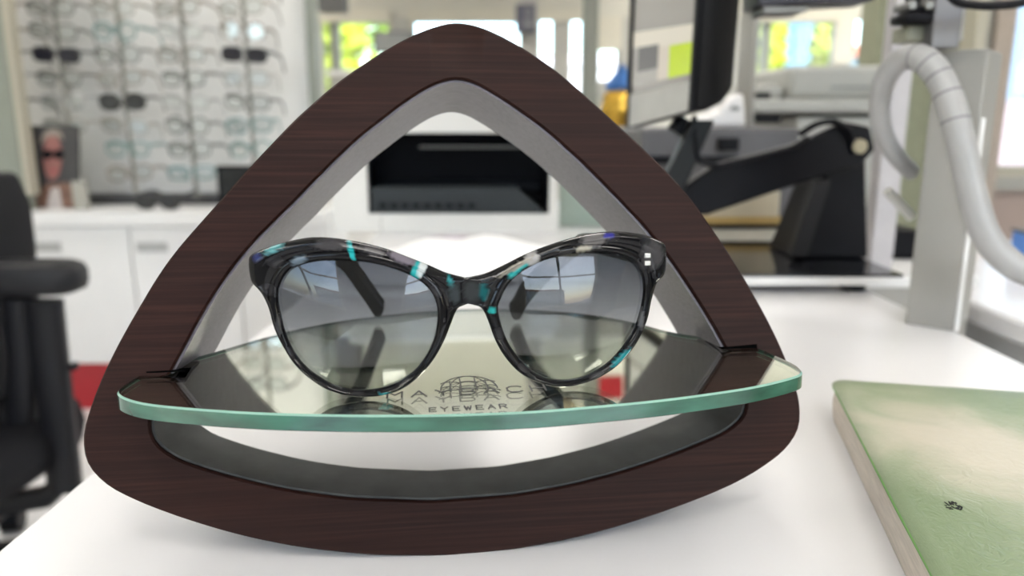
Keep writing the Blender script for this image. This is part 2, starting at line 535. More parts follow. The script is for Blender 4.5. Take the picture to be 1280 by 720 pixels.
# ------------------------------------------------------------------ wooden eyewear display
SX = Vector((0.9926212873371353, 0.12118769156658772, -0.00406489088781023))
SU = Vector((-0.023660518479799473, 0.22645908520458732, 0.9737332604946636))
SN = Vector((-0.11892501751286509, 0.9664521851292298, -0.22765547230080296))
SO = Vector((-0.0198800857823332, 0.29068654152566775, 0.8998762952060827))
OUT = [119.5,118.9,116.8,114.3,111.9,109.6,107.4,105.4,103.9,102.9,102.3,102.3,102.6,103.3,104.3,105.5,106.8,108.2,110.2,112.6,115.4,118.7,122.6,127.0,131.8,136.8,141.4,143.3,140.4,134.5,128.1,121.6,115.6,110.4,105.9,102.1,98.8,96.0,93.7,91.7,90.0,88.7,87.8,87.0,86.6,86.5,86.8,87.3,88.0,89.1,90.6,92.4,94.5,97.0,100.0,103.4,107.2,111.6,116.5,122.0,128.2,135.0,141.5,144.8,143.1,138.2,132.9,127.8,123.1,119.0,115.6,112.5,109.5,106.7,104.4,102.7,101.6,100.9,100.6,100.7,101.3,102.2,103.3,104.8,106.5,108.3,110.5,113.0,115.6,118.0]
INN = [96.9,95.8,93.2,90.6,88.3,86.4,84.7,83.2,81.9,81.1,80.4,80.1,80.1,80.5,81.2,82.3,83.6,85.1,86.9,89.0,91.5,94.4,97.9,101.9,106.4,111.5,116.8,118.7,114.1,106.7,99.9,94.1,89.1,84.8,81.0,77.7,75.0,72.6,70.5,68.8,67.5,66.5,65.5,64.8,64.4,64.3,64.5,65.1,65.8,66.6,67.7,69.1,71.0,73.3,76.0,78.9,82.4,86.4,90.9,95.9,101.8,108.4,115.3,119.5,118.0,112.6,107.0,102.3,98.6,95.4,92.5,89.9,87.6,85.5,83.6,81.8,80.5,79.5,79.1,79.1,79.4,80.1,81.1,82.4,83.9,85.6,87.8,90.3,93.1,95.6]
def polar(rs, sub=3):
    pts = [Vector((math.sin(math.radians(4 * i)) * r / 1000, 0, -.016 + math.cos(math.radians(4 * i)) * r / 1000)) for i, r in enumerate(rs)]
    return spline(pts, sub, True)
MW = Matrix(((SX.x, SN.x, SU.x, SO.x), (SX.y, SN.y, SU.y, SO.y), (SX.z, SN.z, SU.z, SO.z), (0, 0, 0, 1)))
MWi = MW.inverted()
DEPTH = .0497
hb = Vector((SN.x, SN.y, 0)).normalized()
shear = (MWi.to_3x3() @ hb)
shear = shear * (DEPTH / shear.y)              # level, straight back: the base lies flat on the desk
stand = thing('eyewear_display', 'rounded triangular dark wooden eyewear stand with a mirror glass shelf on the white desk', 'display stand', mw=MW)
po, pi_ = polar(OUT), polar(INN)
N = len(po)
def hole(i, extra):                            # hole outline pushed outwards
    a, c, b_ = pi_[i - 1], pi_[i], pi_[(i + 1) % N]
    tdir = (b_ - a).normalized()
    return c + Vector((-tdir.z, 0, tdir.x)) * extra
ho = [hole(i, .0009) for i in range(N)]
E = .0007                                      # eased edges
inn_c = [hole(i, .0009 + E) for i in range(N)]
cen = Vector((0, 0, -.016))
out_c = [cen + (p - cen) * (1 - E / (p - cen).length) for p in po]
back = Vector((0, DEPTH, 0))
wm = MB()
wm.loft([[p + Vector((0, E, 0)) for p in ho], inn_c, out_c, [p + shear * (E / DEPTH) for p in po], [p + shear for p in po], [p + back for p in ho]], cyc=True)
wm.build('wooden_frame', M['wood'], stand, smooth=40)
li = [p + Vector((0, .0020, 0)) for p in pi_]
lr = [li, [p + Vector((0, .0020, 0)) for p in ho], [p + back * 1.002 for p in ho], [p + back * 1.002 for p in pi_]]
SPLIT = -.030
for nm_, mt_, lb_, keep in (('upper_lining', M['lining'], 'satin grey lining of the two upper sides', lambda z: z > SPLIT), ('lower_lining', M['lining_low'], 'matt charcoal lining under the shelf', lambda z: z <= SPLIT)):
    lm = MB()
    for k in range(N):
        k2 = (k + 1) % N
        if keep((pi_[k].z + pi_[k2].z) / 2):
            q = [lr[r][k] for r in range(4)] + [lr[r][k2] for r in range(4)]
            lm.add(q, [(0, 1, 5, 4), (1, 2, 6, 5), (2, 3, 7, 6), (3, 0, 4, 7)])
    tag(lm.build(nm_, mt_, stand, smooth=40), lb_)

# glass shelf, in the frame of the shelf plane
GX = Vector((0.9922865513073212, 0.1237646893975273, 0.00704994701799445))
GB = Vector((-0.12315969, 0.99071543, -0.05757281))
GN = Vector((-0.01410997, 0.05626046, 0.99831642))
GP = Vector((-0.017958294667990773, 0.2845211314078656, 0.8725947226225343))
GW = Matrix(((GX.x, GB.x, GN.x, GP.x), (GX.y, GB.y, GN.y, GP.y), (GX.z, GB.z, GN.z, GP.z), (0, 0, 0, 1)))
shelf_pts = [(-119.5,4),(-121.5,-8),(-121.2,-19),(-116,-28.2),(-105.5,-37),(-87.7,-45.3),(-66,-53),(-45,-58.2),(-28.8,-61.4),(-9.5,-64),(14.9,-65.2),(36,-63.6),(58.7,-60.6),(83,-55),(96.7,-50.5),(110.8,-43.7),(117.6,-38.3),(120.8,-29),(120.5,-16),(118.5,0),(111,16),(95,35),(86,55),(69,81),(41,100),(11,109.5),(-27,104),(-63,85),(-86,59),(-102.5,33),(-114,16)]
ring = spline([(x / 1000, y / 1000, 0) for x, y in shelf_pts], 6, True)
TG = .0056
def inset(rg, d):
    n = len(rg)
    o = []
    for i in range(n):
        tdir = (rg[(i + 1) % n] - rg[i - 1]).normalized()
        o.append(rg[i] + Vector((-tdir.y, tdir.x, 0)) * d)
    return o
m_glass = bpy.data.materials.new('clear_shelf_glass'); m_glass.use_nodes = True
p = m_glass.node_tree.nodes['Principled BSDF']
p.inputs['Base Color'].default_value = (0.985, 1.0, 0.985, 1); p.inputs['Roughness'].default_value = 0.0
p.inputs['Transmission Weight'].default_value = 1.0; p.inputs['IOR'].default_value = 1.5
m_edge = mat('green_glass_edge', (0.026, 0.100, 0.068), 0.12, var=0.35, scale=1.0, stretch=(45, 45, 160), coat=.4)
m_edge_hi = mat('polished_glass_arris', (0.24, 0.42, 0.34), 0.1, var=0.1, scale=40)
gm = MB()
r0, r1 = inset(ring, .0006), ring
dz = lambda r, z: [q + Vector((0, 0, z)) for q in r]
n_ = len(ring)
gm.add(dz(r0, 0), [tuple(range(n_))], 0)
gm.loft([dz(r0, 0), dz(r1, -.0006)], 2)
gm.loft([dz(r1, -.0006), dz(r1, -TG + .0004)], 1)
gm.loft([dz(r1, -TG + .0004), dz(r0, -TG)], 1)
gm.add(dz(r0, -TG), [tuple(range(n_))[::-1]], 0)
shelf = gm.build('glass_shelf', [m_glass, m_edge, m_edge_hi], stand, smooth=30)
shelf.matrix_basis = MWi @ GW
tag(shelf, 'thick mirror glass shelf with a green edge')
m_mirror = mat('silvered_mirror', (0.93, 0.95, 0.86), 0.012, metal=1.0, var=0.01, scale=5)
m_back = mat('mirror_back_paint', (0.05, 0.05, 0.05), 0.5)
TM = .0041                                     # depth of the silvering inside the laminate
bm_ = MB()
ri = inset(ring, .0012)
bm_.add(dz(ri, -TM), [tuple(range(n_))], 0)
bm_.loft([dz(ri, -TM), dz(ri, -TM - .0004)], 1)
bm_.add(dz(ri, -TM - .0004), [tuple(range(n_))[::-1]], 1)
bm_.build('mirror_backing', [m_mirror, m_back], shelf, smooth=0)

# the lettering and emblem printed on the shelf, as thin raised strokes
STROKES = {
 'M': [[(0,0),(0,1),(.5,.45),(1,1),(1,0)]], 'A': [[(0,0),(.5,1),(1,0)],[(.22,.38),(.78,.38)]], 'Y': [[(0,1),(.5,.5),(1,1)],[(.5,.5),(.5,0)]],
 'B': [[(0,0),(0,1),(.75,1),(.95,.88),(.95,.66),(.75,.53),(0,.53)],[(.75,.53),(1,.4),(1,.13),(.78,0),(0,0)]],
 'C': [[(1,.88),(.75,1),(.25,1),(0,.75),(0,.25),(.25,0),(.75,0),(1,.12)]], 'H': [[(0,0),(0,1)],[(1,0),(1,1)],[(0,.5),(1,.5)]],
 'E': [[(1,1),(0,1),(0,0),(1,0)],[(0,.5),(.85,.5)]], 'W': [[(0,1),(.25,0),(.5,.8),(.75,0),(1,1)]], 'R': [[(0,0),(0,1),(.75,1),(1,.85),(1,.65),(.75,.5),(0,.5)],[(.55,.5),(1,0)]],
}
def strip(mb, pts, w, z=.00012):
    for a, b_ in zip(pts[:-1], pts[1:]):
        a, b_ = Vector((a[0], a[1], z)), Vector((b_[0], b_[1], z))
        d = (b_ - a)
        if d.length < 1e-7: continue
        d.normalize()
        s = Vector((-d.y, d.x, 0)) * w / 2
        e = d * w * .4
        up = Vector((0, 0, .00006))
        q = [a - e - s, b_ + e - s, b_ + e + s, a - e + s]
        mb.prism([x - up for x in q], [x + up for x in q])
def lettering(mb, text, x0, x1, y0, y1, gap, w):
    n = len(text)
    cw = (x1 - x0 - gap * (n - 1)) / n
    for i, ch in enumerate(text):
        ox = x0 + i * (cw + gap)
        for st in STROKES[ch]:
            strip(mb, [(ox + p[0] * cw, y0 + p[1] * (y1 - y0)) for p in st], w)
m_ink = mat('grey_black_print', (0.035, 0.035, 0.033), 0.4)
mm = 1e-3
lt = MB(); lettering(lt, 'MAYBACH', -28.5*mm, 24.2*mm, -44*mm, -37.6*mm, 3.2*mm, .62*mm)
tag(lt.build('shelf_lettering', m_ink, shelf, smooth=0), 'dark printed capital letters')
lt = MB(); lettering(lt, 'EYEWEAR', -15*mm, 9*mm, -60.6*mm, -56.6*mm, 1.6*mm, .45*mm)
tag(lt.build('shelf_lettering', m_ink, shelf, smooth=0), 'small line of printed capital letters below the large one')
em = MB()
ex, ey = -1.2*mm, -41*mm
def arc(hw, y, h, n=14):
    return [(ex + hw * math.cos(math.pi * (1 - i / n)), ey + y + h * math.sin(math.pi * (1 - i / n))) for i in range(n + 1)]
strip(em, arc(9.6*mm, 3*mm, 16*mm, 20), .5*mm)
strip(em, arc(6.6*mm, 2*mm, 17*mm, 20), .35*mm)
strip(em, arc(10.2*mm, 0, 3*mm, 10), .5*mm)
for yy in (5, 10.5):
    w3 = 3.1*mm
    for j in (-1, 0, 1):
        strip(em, [(ex + j * 2 * w3 + w3 * math.cos(math.pi * (1 - i / 8)), ey + yy*mm + 1.9*mm * math.sin(math.pi * (1 - i / 8))) for i in range(9)], .4*mm)
for xx in (-6.2, -2.6, 2.6, 6.2):
    strip(em, [(ex + xx*mm, ey + 1*mm), (ex + xx*mm, ey + (18 - abs(xx) * .75)*mm)], .45*mm)
tag(em.build('shelf_emblem', m_ink, shelf, smooth=0), 'domed double M emblem printed on the glass')

# dark slots in the wooden front through which the glass passes
for sx in (-1, 1):
    sm = MB()
    xa_, xb_ = (-.1165, -.1030) if sx < 0 else (.1052, .1195)
    zz = -.0281 if sx < 0 else -.0262
    sm.prism([(xa_, -.0001, zz - .0004), (xb_, -.0001, zz - .0004), (xb_, -.0001, zz + (.0004 if sx < 0 else .0012)), (xa_, -.0001, zz + (.0002 if sx < 0 else .0004))],
             [(xa_, .02, zz - .0016), (xb_, .02, zz - .0016), (xb_, .02, zz + .0004), (xa_, .02, zz + .0002)])
    sm.build('slot', mat('slot_black', (.002, .002, .002), .9, spec=0.0), stand, smooth=0)

# ------------------------------------------------------------------ the sunglasses
G0 = GP + GX * (-.0033 + .0017) - GB * .0428
EW = Matrix(((GX.x, GB.x, GN.x, G0.x), (GX.y, GB.y, GN.y, G0.y), (GX.z, GB.z, GN.z, G0.z), (0, 0, 0, 1)))
sg = thing('sunglasses', 'black marbled cat-eye sunglasses with grey gradient lenses and turquoise flecks on the glass shelf', 'sunglasses', mw=EW)
OL = [(0,38.7),(-6.5,40.6),(-12,43.2),(-19,46.2),(-26,49),(-34,51.1),(-41,52.4),(-48,52.7),(-54.8,51.6),(-61,49.8),(-66.2,47.5),(-67.4,45),(-67.2,39.3),(-65.8,37),(-63.9,34),(-62.3,29.6),(-61,23),(-58.7,17),(-55.5,11),(-50.8,6),(-44.8,2),(-37,.1),(-29.7,.1),(-23,1.9),(-17.5,5.4),(-12,11.2),(-8.1,17.6),(-5.5,23.6),(-3.6,28),(-1.6,29.9),(0,30.3)]
OR = [(0,38.7),(6.2,39.9),(12.6,42.5),(19.3,45.6),(26.8,48.3),(35.3,50.6),(43,51.9),(50.6,52.1),(59.2,50.7),(64.1,48.9),(67,46.9),(67.5,41.6),(67,37.3),(64.4,33.9),(62.6,28.2),(61,20.8),(57.6,13.4),(52.5,7.4),(47.6,3.8),(41.7,1.3),(35,.1),(29,.4),(22.5,2.7),(16.7,6.5),(12.1,12),(9,17.8),(6.8,24.3),(5,28.2),(2.4,30),(0,30.3)]
HL = [(-59.2,34.3),(-57.5,39.6),(-53.8,43.4),(-47.2,45.2),(-39.3,45.4),(-30.5,44.5),(-22.6,42.2),(-15.4,38.7),(-11.1,34),(-9.6,28),(-10.5,20.6),(-13.5,13.7),(-18.3,7.9),(-24.8,3.9),(-33,2.2),(-41.2,3.2),(-48.2,6.8),(-53.7,12.3),(-57.2,19.7),(-58.8,27.9)]
HR = [(10.1,27.3),(11.2,31.9),(14.1,36.8),(19.3,40.9),(26.7,44),(35.4,45.3),(43.8,45.3),(50.6,44.3),(55.9,41.8),(58.9,37.4),(59.7,31.1),(58.5,23.5),(56,16.8),(51.5,10.8),(46.6,6.4),(39.8,3.2),(32.1,2.4),(24.4,4.4),(17.9,9.9),(12.8,17.8)]
KC = 1 / (2 * .26)
def curve_y(x): return KC * x * x
def widen(x): return x * (1 + curve_y(x * .001) / .27)   # x in millimetres
PATCH = [(-36,48.5,.8,4,(0.02,.50,.52),12),(-15.6,42,1.6,4.2,(.02,.46,.47),-25),(-13.6,43.5,1.2,4,(.75,.80,.80),-25),(-5.2,37.8,.6,2.6,(.02,.30,.32),20),(5.3,34.5,1.2,2.8,(.010,.12,.13),0),
         (15.5,40,2.2,1.0,(.03,.42,.42),35),(19,42.5,3,.7,(.04,.45,.45),30),(52.5,8.5,4.5,1.7,(.02,.33,.36),38),(-27,1,2,.8,(.03,.3,.33),0),(8,28,1.2,1.0,(.03,.42,.40),0),
         (-20,46,4.2,1.8,(.24,.21,.25),-22),(21.5,44.5,2.2,2.6,(.45,.44,.43),20),(16,42,6,.8,(.36,.33,.27),28),(42,50,4,2.4,(.17,.16,.16),5),(38.5,47,2.6,1.1,(.40,.37,.30),5),
         (62,44,3.6,4.6,(.075,.072,.075),0),(-52,45.5,2.4,1.4,(.15,.20,.25),20),(-59.5,49.5,3,1.0,(.10,.36,.38),25),(-64.5,46.8,1.2,1.4,(.03,.04,.14),0),(1.5,35,2.6,3.2,(.045,.05,.053),0),
         (-42,50.5,5,1.6,(.07,.066,.07),0),(-29,48.5,3,1.5,(.10,.095,.10),-20),(47,51,2,.7,(.04,.04,.30),0),(58,24,1.2,6,(.12,.12,.12),10),(-60,22,1.0,6,(.05,.05,.055),-10),(-4,34,1.6,3,(.05,.06,.065),10)]
def patch_color(x, z):
    c = Vector((.0045, .0045, .0055))
    s = math.sin(x * .31 + z * .23) * math.sin(z * .41 - x * .17 + 1.3)
    if s > .5: c = c.lerp(Vector((.018, .0175, .020)), min(1, (s - .5) * 2.2))
    for px, pz, rx, rz, col, ang in PATCH:
        a = math.radians(ang)
        dx, dz_ = x - px, z - pz
        u, v = dx * math.cos(a) + dz_ * math.sin(a), -dx * math.sin(a) + dz_ * math.cos(a)
        wob = 1 + .35 * math.sin(x * 2.1 + z * 1.3 + px) * math.sin(z * 2.7 - x * 1.1)
        d = ((u / rx) ** 2 + (v / rz) ** 2) * wob
        if d < 1.5: c = c.lerp(Vector(col) * .62, min(1, (1.5 - d) * 1.1))
    return c
def polar_ring(poly, c, n, closed_spline=True, sub=5):
    P = [Vector((p[0], p[1], 0)) for p in poly]
    P = spline(P, sub, True) if closed_spline else spline(P, sub, False)
    out = []
    for k in range(n):
        a = 2 * math.pi * k / n
        d = Vector((math.cos(a), math.sin(a)))
        best = None
        L = len(P)
        for i in range(L):
            p0, p1 = P[i], P[(i + 1) % L]
            e = p1 - p0
            den = d.x * e.y - d.y * e.x
            if abs(den) < 1e-9: continue
            w = p0 - Vector((c[0], c[1], 0))
            t = (w.x * e.y - w.y * e.x) / den
            s = (w.x * d.y - w.y * d.x) / den
            if t > 0 and -1e-6 <= s <= 1 + 1e-6 and (best is None or t > best): best = t
        out.append((c[0] + d.x * best, c[1] + d.y * best))
    return out
fm_ = MB()
NR = 380
for outl, holl, c in ((OL, HL, (-34.2, 25.5)), (OR, HR, (34.6, 25.5))):
    ro, rh = polar_ring(outl, c, NR, False), polar_ring(holl, c, NR, True)
    def row(dist, yoff, yoff_mid=None):
        r, cols = [], []
        for a, b_ in zip(rh, ro):
            A, Bv = Vector(a), Vector(b_)
            w = (Bv - A).length
            f = dist(w) / w
            q = A.lerp(Bv, f)
            r.append(Vector((widen(q.x) * mm, (curve_y(q.x * mm) + (yoff(w) if abs(b_[0]) > .05 or yoff_mid is None else yoff_mid) * mm) , q.y * mm)))
            cols.append(patch_color(q.x, q.y))
        return r, cols
    curve_y_mm = None
    rows = [row(lambda w: 0, lambda w: .9), row(lambda w: 0, lambda w: -.7), row(lambda w: min(.14*w, .5), lambda w: -1.7),
            row(lambda w: min(.42*w, 1.5), lambda w: -2.1), row(lambda w: min(.55*w, 2.3), lambda w: -1.9), row(lambda w: min(.6*w, 2.9), lambda w: -1.6 if w > 4.5 else -1.9),
            row(lambda w: (1 - 0.25) * min(.6*w, 2.9) + 0.25 * max(.66*w, min(.7*w, w - 2.2)), lambda w: -1.7 - min(.9, max(0, (w - 3.5) * .2))),
            row(lambda w: (1 - 0.5) * min(.6*w, 2.9) + 0.5 * max(.66*w, min(.7*w, w - 2.2)), lambda w: -1.7 - min(.9, max(0, (w - 3.5) * .2))),
            row(lambda w: (1 - 0.75) * min(.6*w, 2.9) + 0.75 * max(.66*w, min(.7*w, w - 2.2)), lambda w: -1.7 - min(.9, max(0, (w - 3.5) * .2))),
            row(lambda w: max(.66*w, min(.7*w, w - 2.2)), lambda w: -1.75 - min(1.3, max(0, (w - 3.5) * .3)), -2.6), row(lambda w: .5 * max(.66*w, min(.7*w, w - 2.2)) + .5 * (w - min(.2*w, .8)), lambda w: -1.6 - min(1.2, max(0, (w - 3.5) * .28)), -2.6), row(lambda w: w - min(.2*w, .8), lambda w: -1.35 - min(1.1, max(0, (w - 3.5) * .25)), -2.6),
            row(lambda w: w, lambda w: -.4, -2.6), row(lambda w: w, lambda w: 1.2, 2.2), row(lambda w: w - min(.2*w, .8), lambda w: 2.1, 2.2), row(lambda w: .4*w, lambda w: 2.2), row(lambda w: min(.14*w, .5), lambda w: 1.8)]
    vs = [p for r, _ in rows for p in r]
    cs = [q for _, cc in rows for q in cc]
    n = NR; m_ = len(rows)
    fs = [(i*n+k, i*n+(k+1) % n, ((i+1) % m_)*n+(k+1) % n, ((i+1) % m_)*n+k) for i in range(m_) for k in range(n)]
    fm_.add(vs, fs, 0, cs)
m_acet = vertex_color_material('marbled_acetate', 0.07, spec=.24)
front = fm_.build('front_frame', m_acet, sg, smooth=60)
m_lens = lens_material()
for holl, c in ((HL, (-34.2, 25.5)), (HR, (34.6, 25.5))):
    rh = polar_ring(holl, c, 96, True)
    lmb = MB()
    def lens_rings(yo):
        R = []
        for f in (1.012, .85, .65, .45, .25, .06):
            rr = []
            for a in rh:
                q = Vector(c).lerp(Vector(a), f)
                rr.append(Vector((widen(q.x) * mm, curve_y(q.x * mm) + (yo - 2.6 * (1 - f * f)) * mm, q.y * mm)))
            R.append(rr)
        return R
    fr, bk = lens_rings(.1), lens_rings(1.5)
    lmb.loft(fr); lmb.add(fr[-1], [tuple(range(96))])
    lmb.loft(bk); lmb.add(bk[-1], [tuple(range(96))])
    lmb.loft([fr[0], bk[0]])
    lmb.build('lens', m_lens, sg, smooth=60)
m_temple = mat('black_temple_acetate', (0.007, 0.009, 0.011), 0.10, spec=.35, var=0.5, scale=60)
for sx in (-1, 1):
    x0 = widen(64.6) * mm
    y0 = curve_y(.065)
    dn = -.008 if sx < 0 else -.022
    tk, tz = (1.0, 0.0) if sx < 0 else (.86, -.0015)              # how far back each tip reaches
    path = [(sx*x0, y0+.0005, .0425), (sx*(x0-.0008), y0+.008, .0425), (sx*(x0-.004), .040, .0425), (sx*(x0-.0105), .075, .0415), (sx*.0545, .098+dn*.5, .0385), (sx*.0475, .113+dn*.8, .0315), (sx*.0410*tk, .126+dn, .0190+tz), (sx*.0362*tk, .1365+dn, .0085+tz), (sx*.0350*tk, .1395+dn, .0060+tz)]
    pts = spline(path, 8)
    L = len(pts)
    rr = []
    for i in range(L):
        f = i / (L - 1)
        h = .0052 - .0014 * min(1, f / .5) if f < .5 else .0038 + .0014 * (f - .5) / .5
        wv = .0021 if f < .6 else .0021 + .0006 * (f - .6) / .4
        if f > .94:
            kk = math.sqrt(max(.02, 1 - ((f - .94) / .06) ** 2)); h *= kk; wv *= kk
        rr.append((wv, h))
    tm = MB(); tm.tube(pts, rr, 16, flat=.7)
    tmp = tm.build('temple', m_temple, sg, smooth=60)
    hg = MB(); hg.cyl((sx*(x0-.004), y0 + .004, .0385), (sx*(x0-.004), y0 + .004, .0465), .0014, 12)
    hg.build('hinge', M['steel'], tmp)
rv = MB()
for zz in (.0412, .0438):
    rv.box((.0618, curve_y(.062) - .0029, zz), (.0022, .0012, .0017))
tag(rv.build('rivet', M['steel'], sg, bevel=.0003), 'two tiny metal pins in the right end piece')

# ------------------------------------------------------------------ padded green book
A_, B_, C_ = Vector((.1765, .4025, 0)), Vector((.1330, .2145, 0)), Vector((.30, .372, 0))
ang = math.atan2((A_ - B_).y, (A_ - B_).x)
bk = thing('book', 'thick padded book in a mottled green and cream cover on the desk, at right', 'book', (B_.x, B_.y, DZ))
ux = (A_ - B_).normalized(); vx = Vector((.98, -.215, 0)).normalized()
LN, WD, HT = (A_ - B_).length + .008, .16, .0218
def bp(u, v, z): return ux * u + vx * v + Vector((0, 0, z))
def book_rect(u0, u1, v0, v1, r, z, n=6):
    pts = []
    for cu, cv, a0 in ((u1 - r, v1 - r, 0), (u0 + r, v1 - r, 90), (u0 + r, v0 + r, 180), (u1 - r, v0 + r, 270)):
        for i in range(n + 1):
            a = math.radians(a0 + 90 * i / n)
            pts.append(bp(cu + r * math.cos(a), cv + r * math.sin(a), z))
    return pts
u0 = -.006
cov_r = [(.0, .0007, HT - .0022), (.0, .0, HT - .0008), (.0, .0008, HT + .0003), (.0, .006, HT + .0012), (.0, .02, HT + .0016)]
cv = MB()
rings = [book_rect(u0 + i_, LN - i_, i_, WD - i_, .008, z_) for _, i_, z_ in cov_r]
rings = [book_rect(u0 + .004, LN - .004, .004, WD - .004, .008, HT - .0022)] + rings
cv.loft(rings); cv.add(rings[-1], [tuple(range(len(rings[-1])))]); cv.add(rings[0], [tuple(range(len(rings[0])))[::-1]])
def book_cover_mat():
    m = bpy.data.materials.new('mottled_green_cover'); m.use_nodes = True
    n = m.node_tree; p = n.nodes['Principled BSDF']
    tc = n.nodes.new('ShaderNodeTexCoord')
    sb2 = n.nodes.new('ShaderNodeVectorMath'); sb2.operation = 'SUBTRACT'; sb2.inputs[1].default_value = (.068, .105, 0)
    mp = n.nodes.new('ShaderNodeMapping'); mp.inputs['Rotation'].default_value = (0, 0, math.radians(-12))
    n.links.new(tc.outputs['Object'], sb2.inputs[0])
    ln_ = n.nodes.new('ShaderNodeVectorMath'); ln_.operation = 'MULTIPLY'; ln_.inputs[1].default_value = (19, 12, 0)
    lg = n.nodes.new('ShaderNodeVectorMath'); lg.operation = 'LENGTH'
    nz = n.nodes.new('ShaderNodeTexNoise'); nz.inputs['Scale'].default_value = 22; nz.inputs['Detail'].default_value = 5; nz.inputs['Distortion'].default_value = .8
    ad = n.nodes.new('ShaderNodeMath'); ad.operation = 'ADD'
    ml = n.nodes.new('ShaderNodeMath'); ml.operation = 'MULTIPLY'; ml.inputs[1].default_value = 1.3
    cr = n.nodes.new('ShaderNodeValToRGB')
    cr.color_ramp.elements[0].position = .50; cr.color_ramp.elements[0].color = (.52, .48, .38, 1)
    cr.color_ramp.elements[1].position = .98; cr.color_ramp.elements[1].color = (.19, .255, .135, 1)
    e = cr.color_ramp.elements.new(.76); e.color = (.31, .345, .225, 1)
    n.links.new(sb2.outputs[0], mp.inputs['Vector']); n.links.new(mp.outputs[0], ln_.inputs[0]); n.links.new(ln_.outputs[0], lg.inputs[0])
    n.links.new(tc.outputs['Object'], nz.inputs['Vector']); n.links.new(nz.outputs['Fac'], ml.inputs[0])
    n.links.new(ml.outputs[0], ad.inputs[0]); n.links.new(lg.outputs['Value'], ad.inputs[1])
    md = n.nodes.new('ShaderNodeMath'); md.operation = 'MULTIPLY'; md.inputs[1].default_value = .52
    n.links.new(ad.outputs[0], md.inputs[0]); n.links.new(md.outputs[0], cr.inputs['Fac']); n.links.new(cr.outputs['Color'], p.inputs['Base Color'])
    p.inputs['Roughness'].default_value = .33
    w2 = n.nodes.new('ShaderNodeTexNoise'); w2.inputs['Scale'].default_value = 30; w2.inputs['Distortion'].default_value = 2.5
    b = n.nodes.new('ShaderNodeBump'); b.inputs['Strength'].default_value = .25; b.inputs['Distance'].default_value = .002
    n.links.new(w2.outputs['Fac'], b.inputs['Height']); n.links.new(b.outputs['Normal'], p.inputs['Normal'])
    return m
tag(cv.build('cover', book_cover_mat(), bk, smooth=50), 'glossy mottled green and cream top cover')
pg = MB()
pr = [book_rect(u0 + .0012 + i_, LN - .0012 - i_, .0012 + i_, WD - .0012 - i_, .007, z_) for i_, z_ in ((.0015, 0), (.0004, .004), (.0, .011), (.0004, .017), (.0012, HT - .0023))]
pg.loft(pr); pg.add(pr[0], [tuple(range(len(pr[0])))[::-1]]); pg.add(pr[-1], [tuple(range(len(pr[-1])))])
tag(pg.build('page_block', mat('cream_page_edges', (.60, .53, .45), .6, var=.12, scale=1.0, stretch=(60, 60, 900), bump=.25), bk, smooth=50), 'cream page edges')
ge = MB(); ge.tube([bp(u0 + .008, .0004, HT - .0011), bp(.05, .0001, HT - .0011), bp(LN - .01, .0004, HT - .0011)], .0006, 8)
tag(ge.build('green_edge', mat('bright_green_edge', (.10, .27, .04), .4), bk), 'bright green seam along the cover edge')
ik = MB()
rnd = random.Random(3)
tp = bp(.053, .019, 0)
for i in range(16):
    q = tp + Vector((rnd.uniform(-.0035, .0035), rnd.uniform(-.0025, .0025), 0))
    d = Vector((rnd.uniform(-.001, .001), rnd.uniform(-.0016, .0016), 0))
    w_ = Vector((-d.y, d.x, 0)).normalized() * .0003
    zt = Vector((0, 0, HT + .00165)); up = Vector((0, 0, .0001))
    ik.prism([q - d - w_ + zt, q + d - w_ + zt, q + d + w_ + zt, q - d + w_ + zt], [q - d - w_ + zt + up, q + d - w_ + zt + up, q + d + w_ + zt + up, q - d + w_ + zt + up])
tag(ik.build('ink_mark', M['black_plastic'], bk, smooth=0), 'small black smudged stamp mark')

# ------------------------------------------------------------------ riser, monitor arm, monitor
t = thing('monitor_riser', 'low black glass riser board with a white front edge behind the stand, at right', 'riser', (0, 0, DZ))
rx0, rx1, ry0, ry1 = at(840, 350, .72).x, at(1130, 350, .72).x, .72, .93
zt_ = at(900, 345, .72).z - DZ
zb_ = at(900, 357, .72).z - DZ
B(((rx0, ry0 + .002, zt_ - .0015), (rx1, ry1, zt_ + .0012))).build('glass_top', M['black_gloss'], t, smooth=0)
B(((rx0, ry0, zb_), (rx1, ry1, zt_ - .0015))).build('board', M['white_satin'], t, bevel=.0008)
for fx in (rx0 + .03, rx1 - .04):
    for fy in (ry0 + .02, ry1 - .03):
        f = MB(); f.cyl((fx, fy, 0), (fx, fy, zb_), .006, 16); f.build('foot', M['post_grey'], t)
RT = DZ + zt_ + .0012
pk = MB(); pk.cyl((.338, .745, DZ), (.338, .745, DZ + .008), .0125, 28)
tag(pk.build('round_pad', M['black_plastic'], bevel=.002), 'small round black puck under the right end of the riser', 'puck')

def bar(mb, a, b_, half_w, half_h):
    mb.tube([a, b_], [(half_w, half_h)] * 2, 4)
YA = .84
arm = thing('jointed_stand', 'black jointed stand with a slanted beam and a wedge shaped foot on the riser', 'stand', (0, 0, RT))
def ar(px, py, Y=YA): return at(px, py, Y) - Vector((0, 0, RT))
def slab(mb, pxs, y0, y1):
    mb.prism([ar(x, y, y0) if False else (lambda q: Vector((q.x, y0, q.z)))(ar(x, y)) for x, y in pxs], [(lambda q: Vector((q.x, y1, q.z)))(ar(x, y)) for x, y in pxs])
zfoot = lambda px: (px, 322)
fb = MB(); slab(fb, [(978, 322), (986, 300), (1016, 228), (1022, 172), (1066, 160), (1070, 320)], YA - .03, YA + .05)
ft = fb.build('foot_block', M['black_plastic'], arm, bevel=.003)
lo = min((ft.matrix_basis @ v.co).z for v in ft.data.vertices)
for v in ft.data.vertices:
    if v.co.z < lo + .004: v.co.z = 0.0
